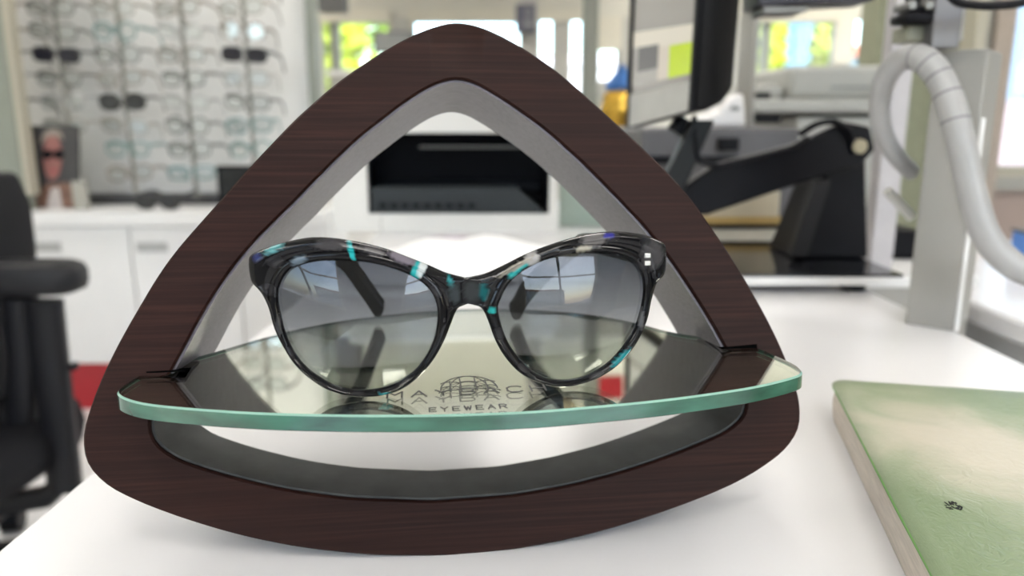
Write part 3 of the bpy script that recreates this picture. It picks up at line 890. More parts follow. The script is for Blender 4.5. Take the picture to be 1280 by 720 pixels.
sb = MB(); slab(sb, [(838, 232), (880, 203), (975, 178), (1030, 152), (1062, 158), (1068, 185), (1050, 205), (1000, 218), (870, 262), (842, 262)], YA - .05, YA - .031)
sb.build('beam', M['dark_grey'] if False else mat('satin_black_paint', (0.005, 0.005, 0.007), .4, spec=.15), arm, bevel=.003)
s2 = MB(); slab(s2, [(1000, 222), (1018, 222), (990, 312), (970, 312)], YA - .045, YA - .031)
s2.build('brace', mat('brace_black', (.016, .016, .018), .45, spec=.2), arm, bevel=.001)
pv = MB(); c = ar(1046, 181); pv.cyl((c.x, YA - .058, c.z), (c.x, YA - .05, c.z), .0075, 24)
tag(pv.build('pivot_cap', mat('brass_cap', (.30, .26, .18), .4, metal=.6), arm, bevel=.001), 'pale metal pivot disc')
nk = MB(); slab(nk, [(848, 150), (873, 150), (836, 236), (806, 236)], YA - .07, YA - .05)
nk.build('neck', mat('charcoal_plastic', (0.012, 0.013, 0.014), .4, spec=.2), arm, bevel=.002)
cb = MB(); cb.tube(spline([ar(1000, 168, .80), ar(1022, 155, .79), ar(1046, 153, .785), ar(1062, 166, .785), ar(1066, 190, .79)], 8), .0032, 10)
cb.build('cable', M['black_plastic'], arm)
cb = MB(); cb.tube(spline([ar(868, 146, .78), ar(869, 170, .77), ar(874, 198, .77), ar(893, 207, .77), ar(930, 200, .775), ar(985, 186, .78), ar(1010, 172, .785)], 8), .0028, 10)
cb.build('cable', M['black_plastic'], arm)

# monitor, turned away to the left
mon = thing('monitor', 'black computer monitor turned sideways, screen facing left, on the black jointed stand', 'monitor', at(850, 150, .78))
base = at(850, 150, .78)
nb, fbm, nt_, ftp = [q - base for q in (at(868, 138, .72), at(786, 160, .92), at(886, -130, .70), at(796, -130, .90))]
nrm = (fbm - nb).cross(nt_ - nb).normalized()
if nrm.x > 0: nrm = -nrm
q4 = lambda off, g=0: [p_ + nrm * off for p_ in (nb, fbm, ftp, nt_)]
cen4 = sum((nb, fbm, ftp, nt_), Vector()) / 4
bd = MB()
def ring4(off, sc): return [cen4 + (p_ - cen4) * sc + nrm * off for p_ in (nb, fbm, ftp, nt_)]
bd.loft([ring4(0, 1), ring4(-.012, 1.0), ring4(-.03, .93), ring4(-.045, .80)])
bd.add(ring4(-.045, .80), [(3, 2, 1, 0)])
bd.add(ring4(0, 1), [(0, 1, 2, 3)])
bd.build('housing', mat('monitor_black', (0.005, 0.005, 0.006), .38, spec=.2), mon, bevel=.004)
# lower and side bezel, silver
def sp_(u, v, off): # u: near -> far, v: bottom -> top
    a = nb.lerp(fbm, u); b_ = nt_.lerp(ftp, u)
    return a.lerp(b_, v) + nrm * off
def patch4(mb, u0, u1, v0, v1, o0, o1, mi=0):
    ra = [sp_(u0, v0, o0), sp_(u1, v0, o0), sp_(u1, v1, o0), sp_(u0, v1, o0)]
    rb = [sp_(u0, v0, o1), sp_(u1, v0, o1), sp_(u1, v1, o1), sp_(u0, v1, o1)]
    mb.prism(ra, rb, mi)
bz = MB(); patch4(bz, 0.02, .98, .005, .15, .0002, .003)
tag(bz.build('lower_bezel', mat('silver_bezel', (.50, .50, .47), .3, metal=.2), mon, smooth=0), 'silver strip along the bottom of the screen')
for ua, ub in ((.955, 1.0), (0, .03)):
    bz = MB(); patch4(bz, ua, ub, .0, 1, .0002, .004)
    bz.build('side_bezel', M['black_plastic'], mon, smooth=0)
# screen face: plain colour blocks with their own emission
sc_ = MB()
blocks = [(.03, .955, .15, .19, (.22, .21, .19)), (.03, .36, .19, .345, (.40, .52, .04)), (.36, .52, .19, .345, (.46, .42, .36)), (.52, .955, .19, .25, (.30, .29, .27)), (.52, .86, .25, .36, (.10, .10, .10)),
          (.86, .955, .25, .36, (.30, .29, .27)), (.03, .36, .345, .42, (.50, .47, .40)), (.36, .955, .36, .43, (.50, .47, .40)), (.36, .52, .345, .36, (.50, .47, .40)), (.03, .36, .42, .43, (.50, .47, .40)), (.03, .955, .43, 1.0, (.24, .23, .21))]
for a0, a1, b0, b1, col in blocks:
    ra = [sp_(a0, b0, .0011), sp_(a1, b0, .0011), sp_(a1, b1, .0011), sp_(a0, b1, .0011)]
    sc_.add(ra, [(0, 1, 2, 3)], 0, [col] * 4)
tag(sc_.build('screen', vertex_color_material('screen_blocks', .1, emit=.55), mon, smooth=0, fix=False), 'screen face of glowing grey and yellow green blocks')
bk_ = MB(); bk_.tube([ar(858, 150, .80) + Vector((0, 0, RT)) - base, ar(846, 168, .80) + Vector((0, 0, RT)) - base], .012, 16)
bk_.build('swivel', M['black_plastic'], mon)

# things behind the arm on the desk
def boxthing(name, label, cat, a, b_, m_, bevel=.002, part=None):
    o = thing(name, label, cat, ((a[0] + b_[0]) / 2, (a[1] + b_[1]) / 2, a[2]))
    c = Vector(o.location)
    w = B((Vector(a) - c, Vector(b_) - c)).build(part or 'body', m_, o, bevel=bevel)
    return o, c
# low paper tray stack
Yt = .98
def P(px, py, Y): return at(px, py, Y)
tr = thing('document_tray', 'low cream and black document tray with manila folders under the black beam', 'tray', (P(930, 300, Yt).x, Yt, DZ))
c = Vector(tr.location)
def traybox(nm, px0, px1, py0, py1, m_, y0=0.0, y1=.13, lab=None):
    a, b_ = P(px0, py1, Yt), P(px1, py0, Yt)
    o = B(((a.x - c.x, y0, max(0, a.z - c.z)), (b_.x - c.x, y1, b_.z - c.z))).build(nm, m_, tr, bevel=.001)
    if lab: o['label'] = lab
traybox('tray_base', 845, 985, 303, 320, M['black_plastic'])
traybox('lower_papers', 850, 978, 286, 303, mat('cream_paper', (.58, .55, .47), .7), .005)
traybox('tray_shelf', 845, 985, 281, 286, M['black_plastic'])
traybox('folder', 848, 980, 272, 281, mat('ochre_folder', (.46, .32, .12), .6), .003, lab='ochre folder edge')
traybox('upper_papers', 850, 978, 240, 272, mat('beige_folder', (.56, .50, .38), .7), .006)
# long dark tray behind the beam, on a shelf rack
rk = thing('sheet_feeder', 'long dark grey sheet feeder box between the arm and the grey copier', 'printer', (P(920, 200, 1.12).x, 1.12, DZ))
c = Vector(rk.location)
a, b_ = P(800, 236, 1.12), P(1002, 160, 1.12)
B(((a.x - c.x, 0, 0), (b_.x - c.x, .3, b_.z - c.z))).build('body', mat('slate_plastic', (.095, .092, .10), .45), rk, bevel=.006)
a2, b2 = P(895, 188, 1.12), P(922, 172, 1.12)
B(((a2.x - c.x, -.012, a2.z - c.z), (b2.x - c.x, -.0005, b2.z - c.z))).build('latch', M['black_plastic'], rk, bevel=.002)
a2, b2 = P(800, 205, 1.12), P(1000, 195, 1.12)
B(((a2.x - c.x, -.004, a2.z - c.z), (b2.x - c.x, -.0005, b2.z - c.z))).build('seam', M['black_plastic'], rk, smooth=0)
top_rk = b_.z
# white curved card reader on the feeder
cr_ = thing('card_reader', 'white curved desk phone base behind the monitor on the dark feeder box', 'phone', (P(900, 160, 1.16).x, 1.16, top_rk))
c = Vector(cr_.location)
pr_ = [(868, 160), (872, 148), (900, 140), (912, 122), (930, 116), (934, 160)]
wl = [P(x, y, 1.16) - c for x, y in pr_]
lo = min(q.z for q in wl)
wl = [Vector((q.x, 0, q.z - lo)) for q in wl]
w_ = MB(); w_.prism(wl, [q + Vector((0, .1, 0)) for q in wl]); w_.build('body', M['white_gloss'], cr_, bevel=.006)
w_ = MB(); w_.box((wl[4].x - .012, -.002, wl[4].z * .55), (.012, .003, .006)); w_.build('button', M['mid_grey'], cr_)
# glass partition edge
pt = boxthing('glass_screen', 'clear upright glass screen with a pale edge right of the monitor', 'glass screen', (P(931, 80, 1.3).x, 1.26, DZ), (P(937, 80, 1.3).x, 1.34, 1.5), M['post_grey'], .001, 'edge_strip')[0]
# grey copier at the right rear
Yc = 1.55
cp = thing('copier', 'large light grey copier at the right, below the window with the blue building', 'copier', (P(1010, 200, Yc).x, Yc, 0))
c = Vector(cp.location)
def cbox(nm, px0, px1, py0, py1, m_, y0=0.0, y1=.4, bev=.006):
    a, b_ = P(px0, py1, Yc), P(px1, py0, Yc)
    return B(((a.x - c.x, y0, max(0, a.z - c.z)), (b_.x - c.x, y1, b_.z - c.z))).build(nm, m_, cp, bevel=bev)
z_b = P(1000, 200, Yc).z
cbox('body', 938, 1130, 146, 900, M['grey_plastic'])
cbox('scanner_unit', 938, 1130, 124, 141, M['grey_plastic'], -.02)
cbox('output_gap', 945, 1125, 141, 146, M['dark_grey'], .04)
cbox('slot', 942, 975, 145, 154, M['black_plastic'], -.006, .0, .001)
cbox('document_feeder', 992, 1125, 80, 124, M['grey_plastic'], .03, .34, .012)
cbox('feeder_tray', 960, 992, 103, 124, M['grey_plastic'], .05, .3, .01)
cbox('feeder_seam', 1046, 1125, 107, 109.5, M['mid_grey'], .026, .03, .0)
cbox('left_cap', 934, 962, 116, 124, M['black_plastic'], -.01, .1, .002)

# white multifunction printer in the middle
Yp = 1.15
pr = thing('printer', 'white printer with a wide black output bay, seen through the wooden arch', 'printer', (P(560, 290, Yp).x, Yp, DZ))
c = Vector(pr.location)
def pb(nm, px0, px1, py0, py1, m_, y0, y1, bev=.003, zmin=None, lab=None):
    a, b_ = P(px0, py1, Yp), P(px1, py0, Yp)
    o = B(((a.x - c.x, y0, max(0, a.z - c.z)), (b_.x - c.x, y1, b_.z - c.z))).build(nm, m_, pr, bevel=bev)
    if lab: o['label'] = lab
    return o
m = MB()
x0, x1 = P(413, 200, Yp).x - c.x, P(697, 200, Yp).x - c.x
bx0, bx1 = P(458, 200, Yp).x - c.x, P(687, 200, Yp).x - c.x
zt2 = P(560, 118, Yp).z - c.z; bz0 = P(560, 267, Yp).z - c.z; bz1 = P(560, 166, Yp).z - c.z
m.span((x0, 0, 0), (x1, .3, bz0)); m.span((x0, 0, bz1), (x1, .3, zt2)); m.span((x0, 0, bz0), (bx0, .3, bz1)); m.span((bx1, 0, bz0), (x1, .3, bz1)); m.span((bx0, .07, bz0), (bx1, .3, bz1))
m.build('body', M['white_plastic'], pr, smooth=0)
o = B(((bx0, .004, bz0), (bx1, .07, bz0 + .004)), ((bx0, .066, bz0 + .004), (bx1, .07, bz1)), ((bx0, .004, bz0 + .004), (bx0 + .004, .066, bz1)), ((bx1 - .004, .004, bz0 + .004), (bx1, .066, bz1)), ((bx0 + .004, .004, bz1 - .004), (bx1 - .004, .066, bz1))).build('output_bay', mat('bay_black', (0.002, 0.0025, 0.004), .3, spec=.06), pr, smooth=0)
o['label'] = 'gloss black bay'
zp = P(560, 234, Yp).z - c.z
tz = MB(); tz.prism([(bx0 + .006, -.004, bz0 + .002), (bx1 - .006, -.004, bz0 + .002), (bx1 - .05, -.004, zp), (bx0 + .006, -.004, zp)], [(bx0 + .006, .03, bz0 + .004), (bx1 - .006, .03, bz0 + .004), (bx1 - .05, .03, zp), (bx0 + .006, .03, zp)])
tz.build('control_panel', mat('panel_graphite', (.022, .027, .030), .45, spec=.3), pr, bevel=.002)
for i in range(9):
    kx = bx0 + .018 + i * .0165
    B(((kx, -.0065, bz0 + .009), (kx + .011, -.0042, bz0 + .017))).build('key', M['black_plastic'], pr, smooth=0)
zr = P(560, 183, Yp).z - c.z
B(((bx0 + .075, .03, zr - .004), (bx1 - .02, .034, zr))).build('bay_reflection', mat('reflection_grey', (.09, .09, .085), .4), pr, smooth=0)  # grey bar stands in for a light line reflected in the bay
B(((bx0 + .01, .035, bz0 + .03), (bx1 - .01, .064, bz0 + .045))).build('output_tray', mat('tray_black', (.003, .004, .006), .5, spec=.08), pr, bevel=.004)
pb('top_lid', 418, 692, 106, 118, M['white_satin'], .01, .29, .006)
sx_ = P(476, 280, Yp).x - c.x
B(((sx_, -.001, 0), (sx_ + .001, .0, bz0 - .006))).build('seam', M['mid_grey'], pr, smooth=0)
# sheet lying on the lid and a frosted panel at its right side
fp = boxthing('frosted_panel', 'pale green frosted glass panel standing right of the white printer', 'glass panel', (P(699, 250, 1.22).x, 1.21, DZ), (P(800, 250, 1.22).x, 1.222, P(700, 196, 1.22).z), mat('frosted_green_glass', (.36, .44, .38), .35), .001, 'panel')[0]

# white papers on the desk behind the shelf
rnd = random.Random(11)
def sheet(label, cx, cy, w, d, rot, z0, amp, m_, seed, n=14):
    mb = MB(); rr = random.Random(seed)
    ph = [rr.uniform(0, 6) for _ in range(4)]
    R = Matrix.Rotation(rot, 3, 'Z')
    top, bot = [], []
    for j in range(n + 1):
        for i in range(n + 1):
            u, v = i / n - .5, j / n - .5
            q = R @ Vector((u * w, v * d, 0))
            h = amp * (1 - 2.2 * abs(u) ** 1.5) * (1 - 4 * v * v) + amp * .18 * (math.sin(9 * u + ph[0]) * math.sin(7 * v + ph[1]) + .5 * math.sin(17 * u + ph[2] + 5 * v))
            h = max(h, 0) + z0
            top.append((q.x, q.y, h + .0004)); bot.append((q.x, q.y, h))
    k = n + 1
    f1 = [(j*k+i, j*k+i+1, (j+1)*k+i+1, (j+1)*k+i) for j in range(n) for i in range(n)]
    mb.add(top, f1); mb.add(bot, [q[::-1] for q in f1])
    edge = [i for i in range(k)] + [j*k+n for j in range(1, k)] + [n*k+i for i in range(n-1, -1, -1)] + [j*k for j in range(n-1, 0, -1)]
    mb.add([top[i] for i in edge] + [bot[i] for i in edge], [(a, (a+1) % len(edge), len(edge)+(a+1) % len(edge), len(edge)+a) for a in range(len(edge))])
    o = mb.build('paper_sheet', m_, smooth=60)
    o.location = (cx, cy, DZ)
    return tag(o, label, 'paper')
sheet('crumpled white paper heaped on the desk behind the sunglasses bridge', P(592, 330, .86).x, .86, .25, .22, .1, .004, .029, M['paper'], 1)
sheet('flat white sheet spread under the crumpled paper', P(585, 345, .80).x, .82, .27, .24, -.12, .0004, .002, M['paper'], 2)
pt_ = sheet('small printed sheet with a blurred colour picture, in front of the printer', P(562, 296, 1.02).x, 1.02, .075, .12, .15, .0004, .012, mat('printed_sheet', (.42, .36, .42), .6, var=.5, scale=30), 3)

# ------------------------------------------------------------------ post with the white cable hose, clamp, lamp bars
Yq = .60
ps = thing('post', 'square off-white post standing on the desk at right', 'post', (0, 0, DZ))
pA, pB_, pC = at(1131, 405, Yq + .012), at(1191, 418, Yq - .012), at(1209, 410, Yq + .03)
top = at(1160, 62, Yq).z - DZ
base_pts = [(pA.x, pA.y), (pB_.x, pB_.y), (pC.x, pC.y), (pA.x + (pC.x - pB_.x), pA.y + (pC.y - pB_.y))]
m = MB(); m.prism([(x, y, 0) for x, y in base_pts], [(x, y, top) for x, y in base_pts])
m.build('column', M['post_grey'], ps, bevel=.0015)
B(((pB_.x + .001, pB_.y - .0005, 0), (pB_.x + .004, pB_.y + .001, top - .05))).build('edge_strip', M['white_satin'], ps, smooth=0)
m = MB(); g = at(1176, 30, Yq)
m.span((g.x - .012, Yq - .012, top), (g.x + .009, Yq + .012, top + .11)); m.build('bracket', mat('grey_bracket', (.16, .155, .16), .4, metal=.4), ps, bevel=.001)
m = MB(); g2_ = at(1163, 46, Yq - .013); m.cyl((g2_.x, Yq - .0125, g2_.z), (g2_.x, Yq - .016, g2_.z), .0028, 16); m.build('screw', M['steel'], ps)
m = MB(); g3 = at(1190, 34, Yq); m.span((g3.x, Yq - .01, top + .005), (g3.x + .004, Yq - .002, top + .11)); m.build('rail', M['post_grey'], ps, bevel=.0008)
b2_ = at(1137, 40, .60)
bk2 = boxthing('mount_plate', 'grey green mounting plate under the black clamp', 'plate', (at(1121, 40, .6).x, .6, DZ + .12) if False else (at(1121, 52, .615).x, .60, at(1121, 52, .6).z), (at(1156, 32, .615).x, .625, at(1121, 31, .6).z), mat('olive_grey_plate', (.30, .30, .23), .5), .002, 'plate')[0]
cl = thing('clamp', 'black clamp with two small round knobs hanging at the top right', 'clamp', at(1140, 30, .60))
c = Vector(cl.location)
a, b_ = at(1121, 31, .6) - c, at(1160, 17, .6) - c
B(((a.x, -.012, a.z), (b_.x, .014, b_.z))).build('jaw', M['black_plastic'], cl, bevel=.003)
a, b_ = at(1130, 17, .6) - c, at(1152, 9, .6) - c
B(((a.x, -.008, a.z), (b_.x, .01, b_.z))).build('neck', M['black_plastic'], cl, bevel=.002)
for px in (1131, 1152):
    k_ = MB(); q = at(px, 9, .6) - c; k_.cyl((q.x, -.012, q.z), (q.x, .012, q.z), .0032, 16); k_.build('knob', M['mid_grey'], cl, bevel=.0006)
q = at(1140, 4, .6) - c
k_ = MB(); k_.cyl((q.x, 0, q.z - .004), (q.x, 0, q.z + .05), .005, 16); k_.build('rod', M['black_plastic'], cl)

hs = thing('cable_hose', 'white spiral wrapped cable hose looping over the post at right', 'hose', at(1138, 215, .63))
c = Vector(hs.location)
hp = [at(x, y, Y) - c for x, y, Y in ((1140, 216, .655), (1120, 195, .645), (1104, 165, .635), (1100, 130, .625), (1108, 95, .61), (1128, 74, .595), (1150, 72, .58), (1170, 90, .57), (1186, 122, .56), (1198, 165, .55), (1208, 210, .545), (1220, 260, .54), (1236, 300, .535), (1262, 328, .53), (1300, 345, .525), (1380, 352, .52))]
hp = spline(hp, 10)
rad = []
for i in range(len(hp)):
    f = i / (len(hp) - 1)
    rad.append(.0066 + .0030 * min(1, f / .42))
m = MB(); m.tube(hp, rad, 20)
m.build('sleeve', mat('white_spiral_wrap', (.37, .365, .36), .35, var=.04, scale=1, stretch=(60, 60, 60)), hs, smooth=60)
# the open turns of the wrap show as grey rings
for i in (58, 65, 72, 79, 87):
    d = (hp[i + 1] - hp[i - 1]).normalized()
    a, b_ = hp[i] - d * .0008, hp[i] + d * .0008
    k_ = MB(); k_.tube([a, b_], rad[i] * 1.012, 20); k_.build('wrap_gap', mat('shadow_grey_cable', (.20, .20, .20), .6), hs)
m = MB(); m.tube(spline([at(1109, 238, .66) - c, at(1122, 252, .66) - c, at(1140, 272, .66) - c], 6), .0042, 12)
m.build('loose_cable', mat('pale_cable', (.55, .54, .50), .5), hs)

lb = thing('lamp_bar', 'dark grey bar across the very top, right of the monitor', 'lamp', at(1020, 0, .75))
c = Vector(lb.location)
pts = [at(948, 8, .75) - c, at(1096, 0, .75) - c, at(1096, -30, .75) - c, at(948, -30, .75) - c]
m = MB(); m.prism(pts, [q + Vector((0, .05, 0)) for q in pts]); m.build('housing', mat('navy_black_plastic', (.028, .026, .036), .4), lb, bevel=.002)
pts = [at(954, 17, .75) - c, at(1008, 15, .75) - c, at(1012, 8, .75) - c, at(954, 8, .75) - c]
m = MB(); m.prism(pts, [q + Vector((0, .04, 0)) for q in pts]); m.build('lens_strip', M['mid_grey'], lb, bevel=.001)
rl = thing('ring_lamp', 'black curved lamp rim at the top right corner', 'lamp', at(1235, 0, .55))
c = Vector(rl.location)
m = MB(); m.tube(spline([at(x, y, .55) - c for x, y in ((1150, -60), (1178, -18), (1195, 1), (1215, 6), (1245, 7), (1280, 3), (1320, -12), (1345, -50))], 8), [(.003, .003)] * 57, 10)
m.build('rim', M['black_plastic'], rl)
m = MB(); q = at(1243, 5, .55) - c; m.tube([q, q + Vector((-.0005, 0, -.004))], [.0012, .0003], 10); m.build('clip', M['dark_grey'], rl)

# second white desk beyond, with a blue box
sd = thing('desk', 'second lower white desk with a rolled lip, at the right edge beyond the post', 'desk', (1.0, 1.2, 0))
c = Vector(sd.location)
zd = at(1240, 400, .88).z
xl = at(1200, 380, 1.0).x
m = MB(); m.span((xl - c.x, .80 - c.y, zd - .03), (2.6 - c.x, 1.5 - c.y, zd)); m.build('tabletop', M['white_gloss'], sd, bevel=.006, seg=3)
m = MB(); m.span((xl - .012 - c.x, .785 - c.y, zd - .055), (2.6 - c.x, .80 - c.y, zd - .018)); m.build('front_lip', M['post_grey'], sd, bevel=.005, seg=3)
B(((xl + .05 - c.x, .9 - c.y, 0), (xl + .08 - c.x, 1.45 - c.y, zd - .03))).build('leg_panel', M['white_satin'], sd, smooth=0)
B(((2.5 - c.x, .9 - c.y, 0), (2.53 - c.x, 1.45 - c.y, zd - .03))).build('leg_panel', M['white_satin'], sd, smooth=0)
bb = thing('box', 'bright blue box with a dark rim on the second desk at the right edge', 'box', (at(1330, 338, 1.16).x, 1.16, zd))
B(((-.035, 0, 0), (.10, .08, .055))).build('body', mat('bright_blue_card', (.10, .26, .68), .5), bb, bevel=.002)
B(((-.037, -.002, .0555), (.102, .082, .060))).build('rim', M['dark_grey'], bb, bevel=.001)
wd = boxthing('device_base', 'black device foot behind the off-white post', 'device', (at(1095, 320, 1.05).x, 1.05, .775), (at(1150, 320, 1.05).x, 1.12, at(1100, 288, 1.05).z), M['black_plastic'], .004, 'body')[0]
lp = boxthing('upright', 'slim pale upright rising behind the riser, left of the post', 'post', (at(1084, 320, .97).x, .96, .775), (at(1112, 320, .97).x, .985, 1.25), mat('pale_lilac_coat', (.50, .48, .49), .5), .002, 'column')[0]

su = thing('side_unit', 'narrow off-white side unit standing between the two white desks', 'cabinet', (.50, 1.05, 0))
B(((-.09, -.11, 0), (.075, .12, .76))).build('body', M['post_grey'], su, smooth=0)
B(((-.095, -.115, .76), (.08, .125, .775))).build('top', M['white_satin'], su, bevel=.002)

# ------------------------------------------------------------------ eyewear wall at the left
YC, YW = 2.43, 2.80
ZC = at(200, 266, YC).z
XR = at(393, 60, 2.80).x
XL = RX0
struct('wall_display', B(((XL, YW, 0), (XR, YW + .03, RZ))), mat('white_display_panel', (.84, .835, .82), .4, var=.02, scale=2), smooth=0)
struct('trim_40', B(((at(385, 60, 2.76).x, 2.74, 0), (at(397, 60, 2.76).x, 2.80, RZ))), M['sage'], smooth=0)
struct('trim_41', B(((at(-60, 60, 2.5).x, 2.47, ZC), (at(5, 60, 2.47).x, 2.53, RZ))), M['sage'], smooth=0)
struct('trim_42', B(((at(7, 60, 2.5).x, 2.48, ZC + .05), (at(14, 60, 2.48).x, 2.53, RZ))), M['cream'], smooth=0)
struct('trim_43', B(((XL, 2.68, ZC), (at(384, 60, 2.74).x, YW, ZC + .03))), M['dark_grey'], smooth=0)
cx_ = [at(p_, 370, 2.45).x for p_ in (-227, -95, 38, 170, 302, 411)]
zw0, zp_ = at(200, 283, YC).z, at(200, 455, 2.45).z
wt = MB(); wt.span((cx_[0], YC, zw0), (cx_[-1] + .005, YW, ZC))
tag(wt.build('worktop', M['white_satin'], bevel=.003), 'continuous white worktop under the wall of eyeglasses', 'worktop')
cab_lab = ['white base cabinet at the far left behind the chair, outside the frame', 'white base cabinet behind the black chair at the left edge', 'white base cabinet with a grey pull, right of the black armrest', 'white base cabinet just left of the wooden display', 'white base cabinet seen through the wooden arch, at the right end of the row']
for i in range(5):
    x0, x1 = cx_[i], cx_[i + 1]
    t = thing('base_cabinet', cab_lab[i], 'cabinet', ((x0 + x1) / 2, 2.45, 0), 'white base cabinets')
    w = (x1 - x0) / 2
    B(((-w + .001, .02, zp_), (w - .001, .34, zw0))).build('body', M['white_satin'], t, smooth=0)
    d = B(((-w + .003, 0, zp_ + .002), (w - .003, .0195, zw0 - .004))).build('door', M['white_satin'], t, bevel=.0015)
    B(((-w + .02, -.006, zw0 - .085), (-w + .12, -.0005, zw0 - .055))).build('handle', mat('pale_grey_pull', (.42, .42, .41), .4), d, bevel=.002)
    B(((-w + .001, .03, 0), (w - .001, .33, zp_))).build('plinth', M['red'], t, smooth=0)['label'] = 'red plinth'

YROD = 2.62
rod_px = [(14, 130), (83, 130), (158, 130), (236, 130), (313, 130)]
rod_x = [at(a, b_, YROD).x for a, b_ in rod_px]
names = ['leftmost', 'second', 'third', 'fourth', 'rightmost']
PEG_Y = YROD - .022
rows_z = [at(300, -22 + 29.5 * k, PEG_Y).z for k in range(9)]
m_rod = mat('rod_grey', (.30, .295, .265), .35, metal=.2)
for i, x in enumerate(rod_x):
    t = thing('display_rod', 'grey upright eyewear rod on the white wall, %s of five' % names[i], 'display rod', (x, YROD, ZC + .03), 'eyewear display rods')
    m = MB(); m.cyl((0, 0, 0), (0, 0, 2.2 - ZC), .0075, 12); m.build('rod', m_rod, t)
    m = MB()
    for z in rows_z:
        m.box((0, -.014, z - ZC - .03 - .001), (.010, .020, .006))
    tag(m.build('pegs', m_rod, t, smooth=0), kind='stuff')

def glasses_proto(name, mats_, dark=False, shape=0):
    """small pair of eyeglasses: rims and bridge, two lenses, two temples; origin at the bridge"""
    t = bpy.data.objects.new(name, None); COL.objects.link(t); t.empty_display_size = .03
    rx, rz = ((.026, .020), (.025, .023), (.027, .017))[shape]
    m = MB()
    for sx in (-1, 1):
        c_ = (sx * .0345, 0, -.004)
        pts = []
        for k in range(24):
            a = 2 * math.pi * k / 24
            ca, sa = math.cos(a), math.sin(a)
            e = (.8, 1.0, .65)[shape]
            pts.append(Vector((c_[0] + rx * math.copysign(abs(ca) ** e, ca), .0004 * abs(ca), c_[2] + rz * math.copysign(abs(sa) ** e, sa))))
        rings = []
        for k in range(24):
            d = (pts[(k + 1) % 24] - pts[k - 1]).normalized(); nrm_ = Vector((d.z, 0, -d.x))
            r_ = .0023 if not dark else .0034
            rings.append([pts[k] + nrm_ * r_, pts[k] + Vector((0, -r_, 0)), pts[k] - nrm_ * r_, pts[k] + Vector((0, r_, 0))])
        m.loft(rings, cyc=True)
    m.tube(spline([(-.0095, 0, .002), (0, -.002, .006), (.0095, 0, .002)], 4), .0019, 6)
    m.build('front_frame', mats_[0], t, smooth=60)
    for sx in (-1, 1):
        l = MB(); n = 24
        ra = []
        for k in range(n):
            a = 2 * math.pi * k / n; ca, sa = math.cos(a), math.sin(a); e = (.8, 1.0, .65)[shape]
            ra.append((sx * .0345 + rx * math.copysign(abs(ca) ** e, ca), -.0004, -.004 + rz * math.copysign(abs(sa) ** e, sa)))
        l.prism(ra, [(q[0], .0006, q[2]) for q in ra]); l.build('lens', mats_[1], t, smooth=0)
        tm = MB(); tm.tube(spline([(sx * .0625, .001, .006), (sx * .066, .02, .007), (sx * .064, .07, .006), (sx * .060, .105, .000), (sx * .056, .128, -.018), (sx * .055, .138, -.032)], 5), [(.0018, .0046)] * 26, 6)
        tm.build('temple', mats_[0], t, smooth=60)
    return t
def copy_tree(o, parent=None):
    c_ = o.copy(); COL.objects.link(c_); c_.parent = parent
    for ch in o.children:
        k_ = ch.copy(); COL.objects.link(k_); k_.parent = c_
    return c_
clear = pane_material('clear_lens', (.93, .95, .95), 1.75)
smoke = mat('dark_smoke_lens', (.018, .018, .028), .15)
fr = [('grey', mat('grey_frame', (.10, .098, .09), .35, var=.1)), ('taupe', mat('taupe_frame', (.22, .18, .14), .35, var=.1)), ('silver', mat('silver_frame', (.5, .5, .5), .3, metal=.8)), ('teal', mat('teal_frame', (.10, .24, .24), .35)), ('translucent', mat('clear_acetate', (.36, .34, .30), .3))]
protos = {}
for ci, (cn, cm) in enumerate(fr):
    for sh in (0, 1, 2):
        protos[(ci, sh)] = glasses_proto('eyeglasses', (cm, clear), shape=sh)
dark_p = glasses_proto('sunglasses', (mat('black_frame', (.012, .012, .016), .3), smoke), True, 2)
dark_a = glasses_proto('sunglasses', (mat('black_wire', (.02, .02, .02), .3), mat('dark_grey_lens', (.03, .033, .035), .15)), True, 0)
used = set()
ordn = ['top', 'second', 'third', 'fourth', 'fifth', 'sixth', 'seventh', 'eighth', 'lowest']
shp = ['rectangular', 'round', 'slim']
rnd = random.Random(21)
special = {(1, 3): (dark_p, 'dark blue sunglasses with wide flat lenses, near the top of the second rod'), (2, 5): (dark_a, 'black aviator sunglasses low on the third rod'), (4, 3): (dark_p, 'dark navy sunglasses near the top of the rightmost rod')}
def put(proto, key):
    if key not in used:
        used.add(key); return proto
    return copy_tree(proto)
for i, x in enumerate(rod_x):
    for k, z in enumerate(rows_z):
        zz = z
        if i == 0 and k > 5: continue
        if i == 1 and k > 6: continue
        if (i, k) in special:
            p_, lab = special[(i, k)]
            o = put(p_, p_.as_pointer()); cat = 'sunglasses'; sc_g = 1.22
        else:
            ci = rnd.choice((0, 0, 0, 1, 1, 2, 2, 4, 4, 3)); sh = rnd.choice((0, 0, 1, 2))
            o = put(protos[(ci, sh)], (ci, sh)); cat = 'eyeglasses'; sc_g = 1.2
            lab = 'pair of %s %s eyeglasses, %s on the %s rod of the wall' % (shp[sh], fr[ci][0], ordn[k] + ('' if k in (0, 8) else ' from the top'), names[i])
        o.location = (x, PEG_Y - .003, zz)
        o.rotation_euler = (rnd.uniform(-.06, .06), rnd.uniform(-.09, .09), rnd.uniform(-.16, .10))
        o.scale = (sc_g,) * 3
        tag(o, lab, cat, 'eyewear hung on the wall rods')
for key, pr_o in protos.items():               # prototypes that found no place
    if key not in used:
        for ch in list(pr_o.children): bpy.data.objects.remove(ch)
        bpy.data.objects.remove(pr_o)
# pair lying on the worktop
o = copy_tree(dark_a)
o.location = (at(200, 256, 2.52).x, 2.50, ZC + .034); o.rotation_euler = (.12, 0, -.1)
tag(o, 'black framed pair of glasses resting on the white worktop', 'eyeglasses')

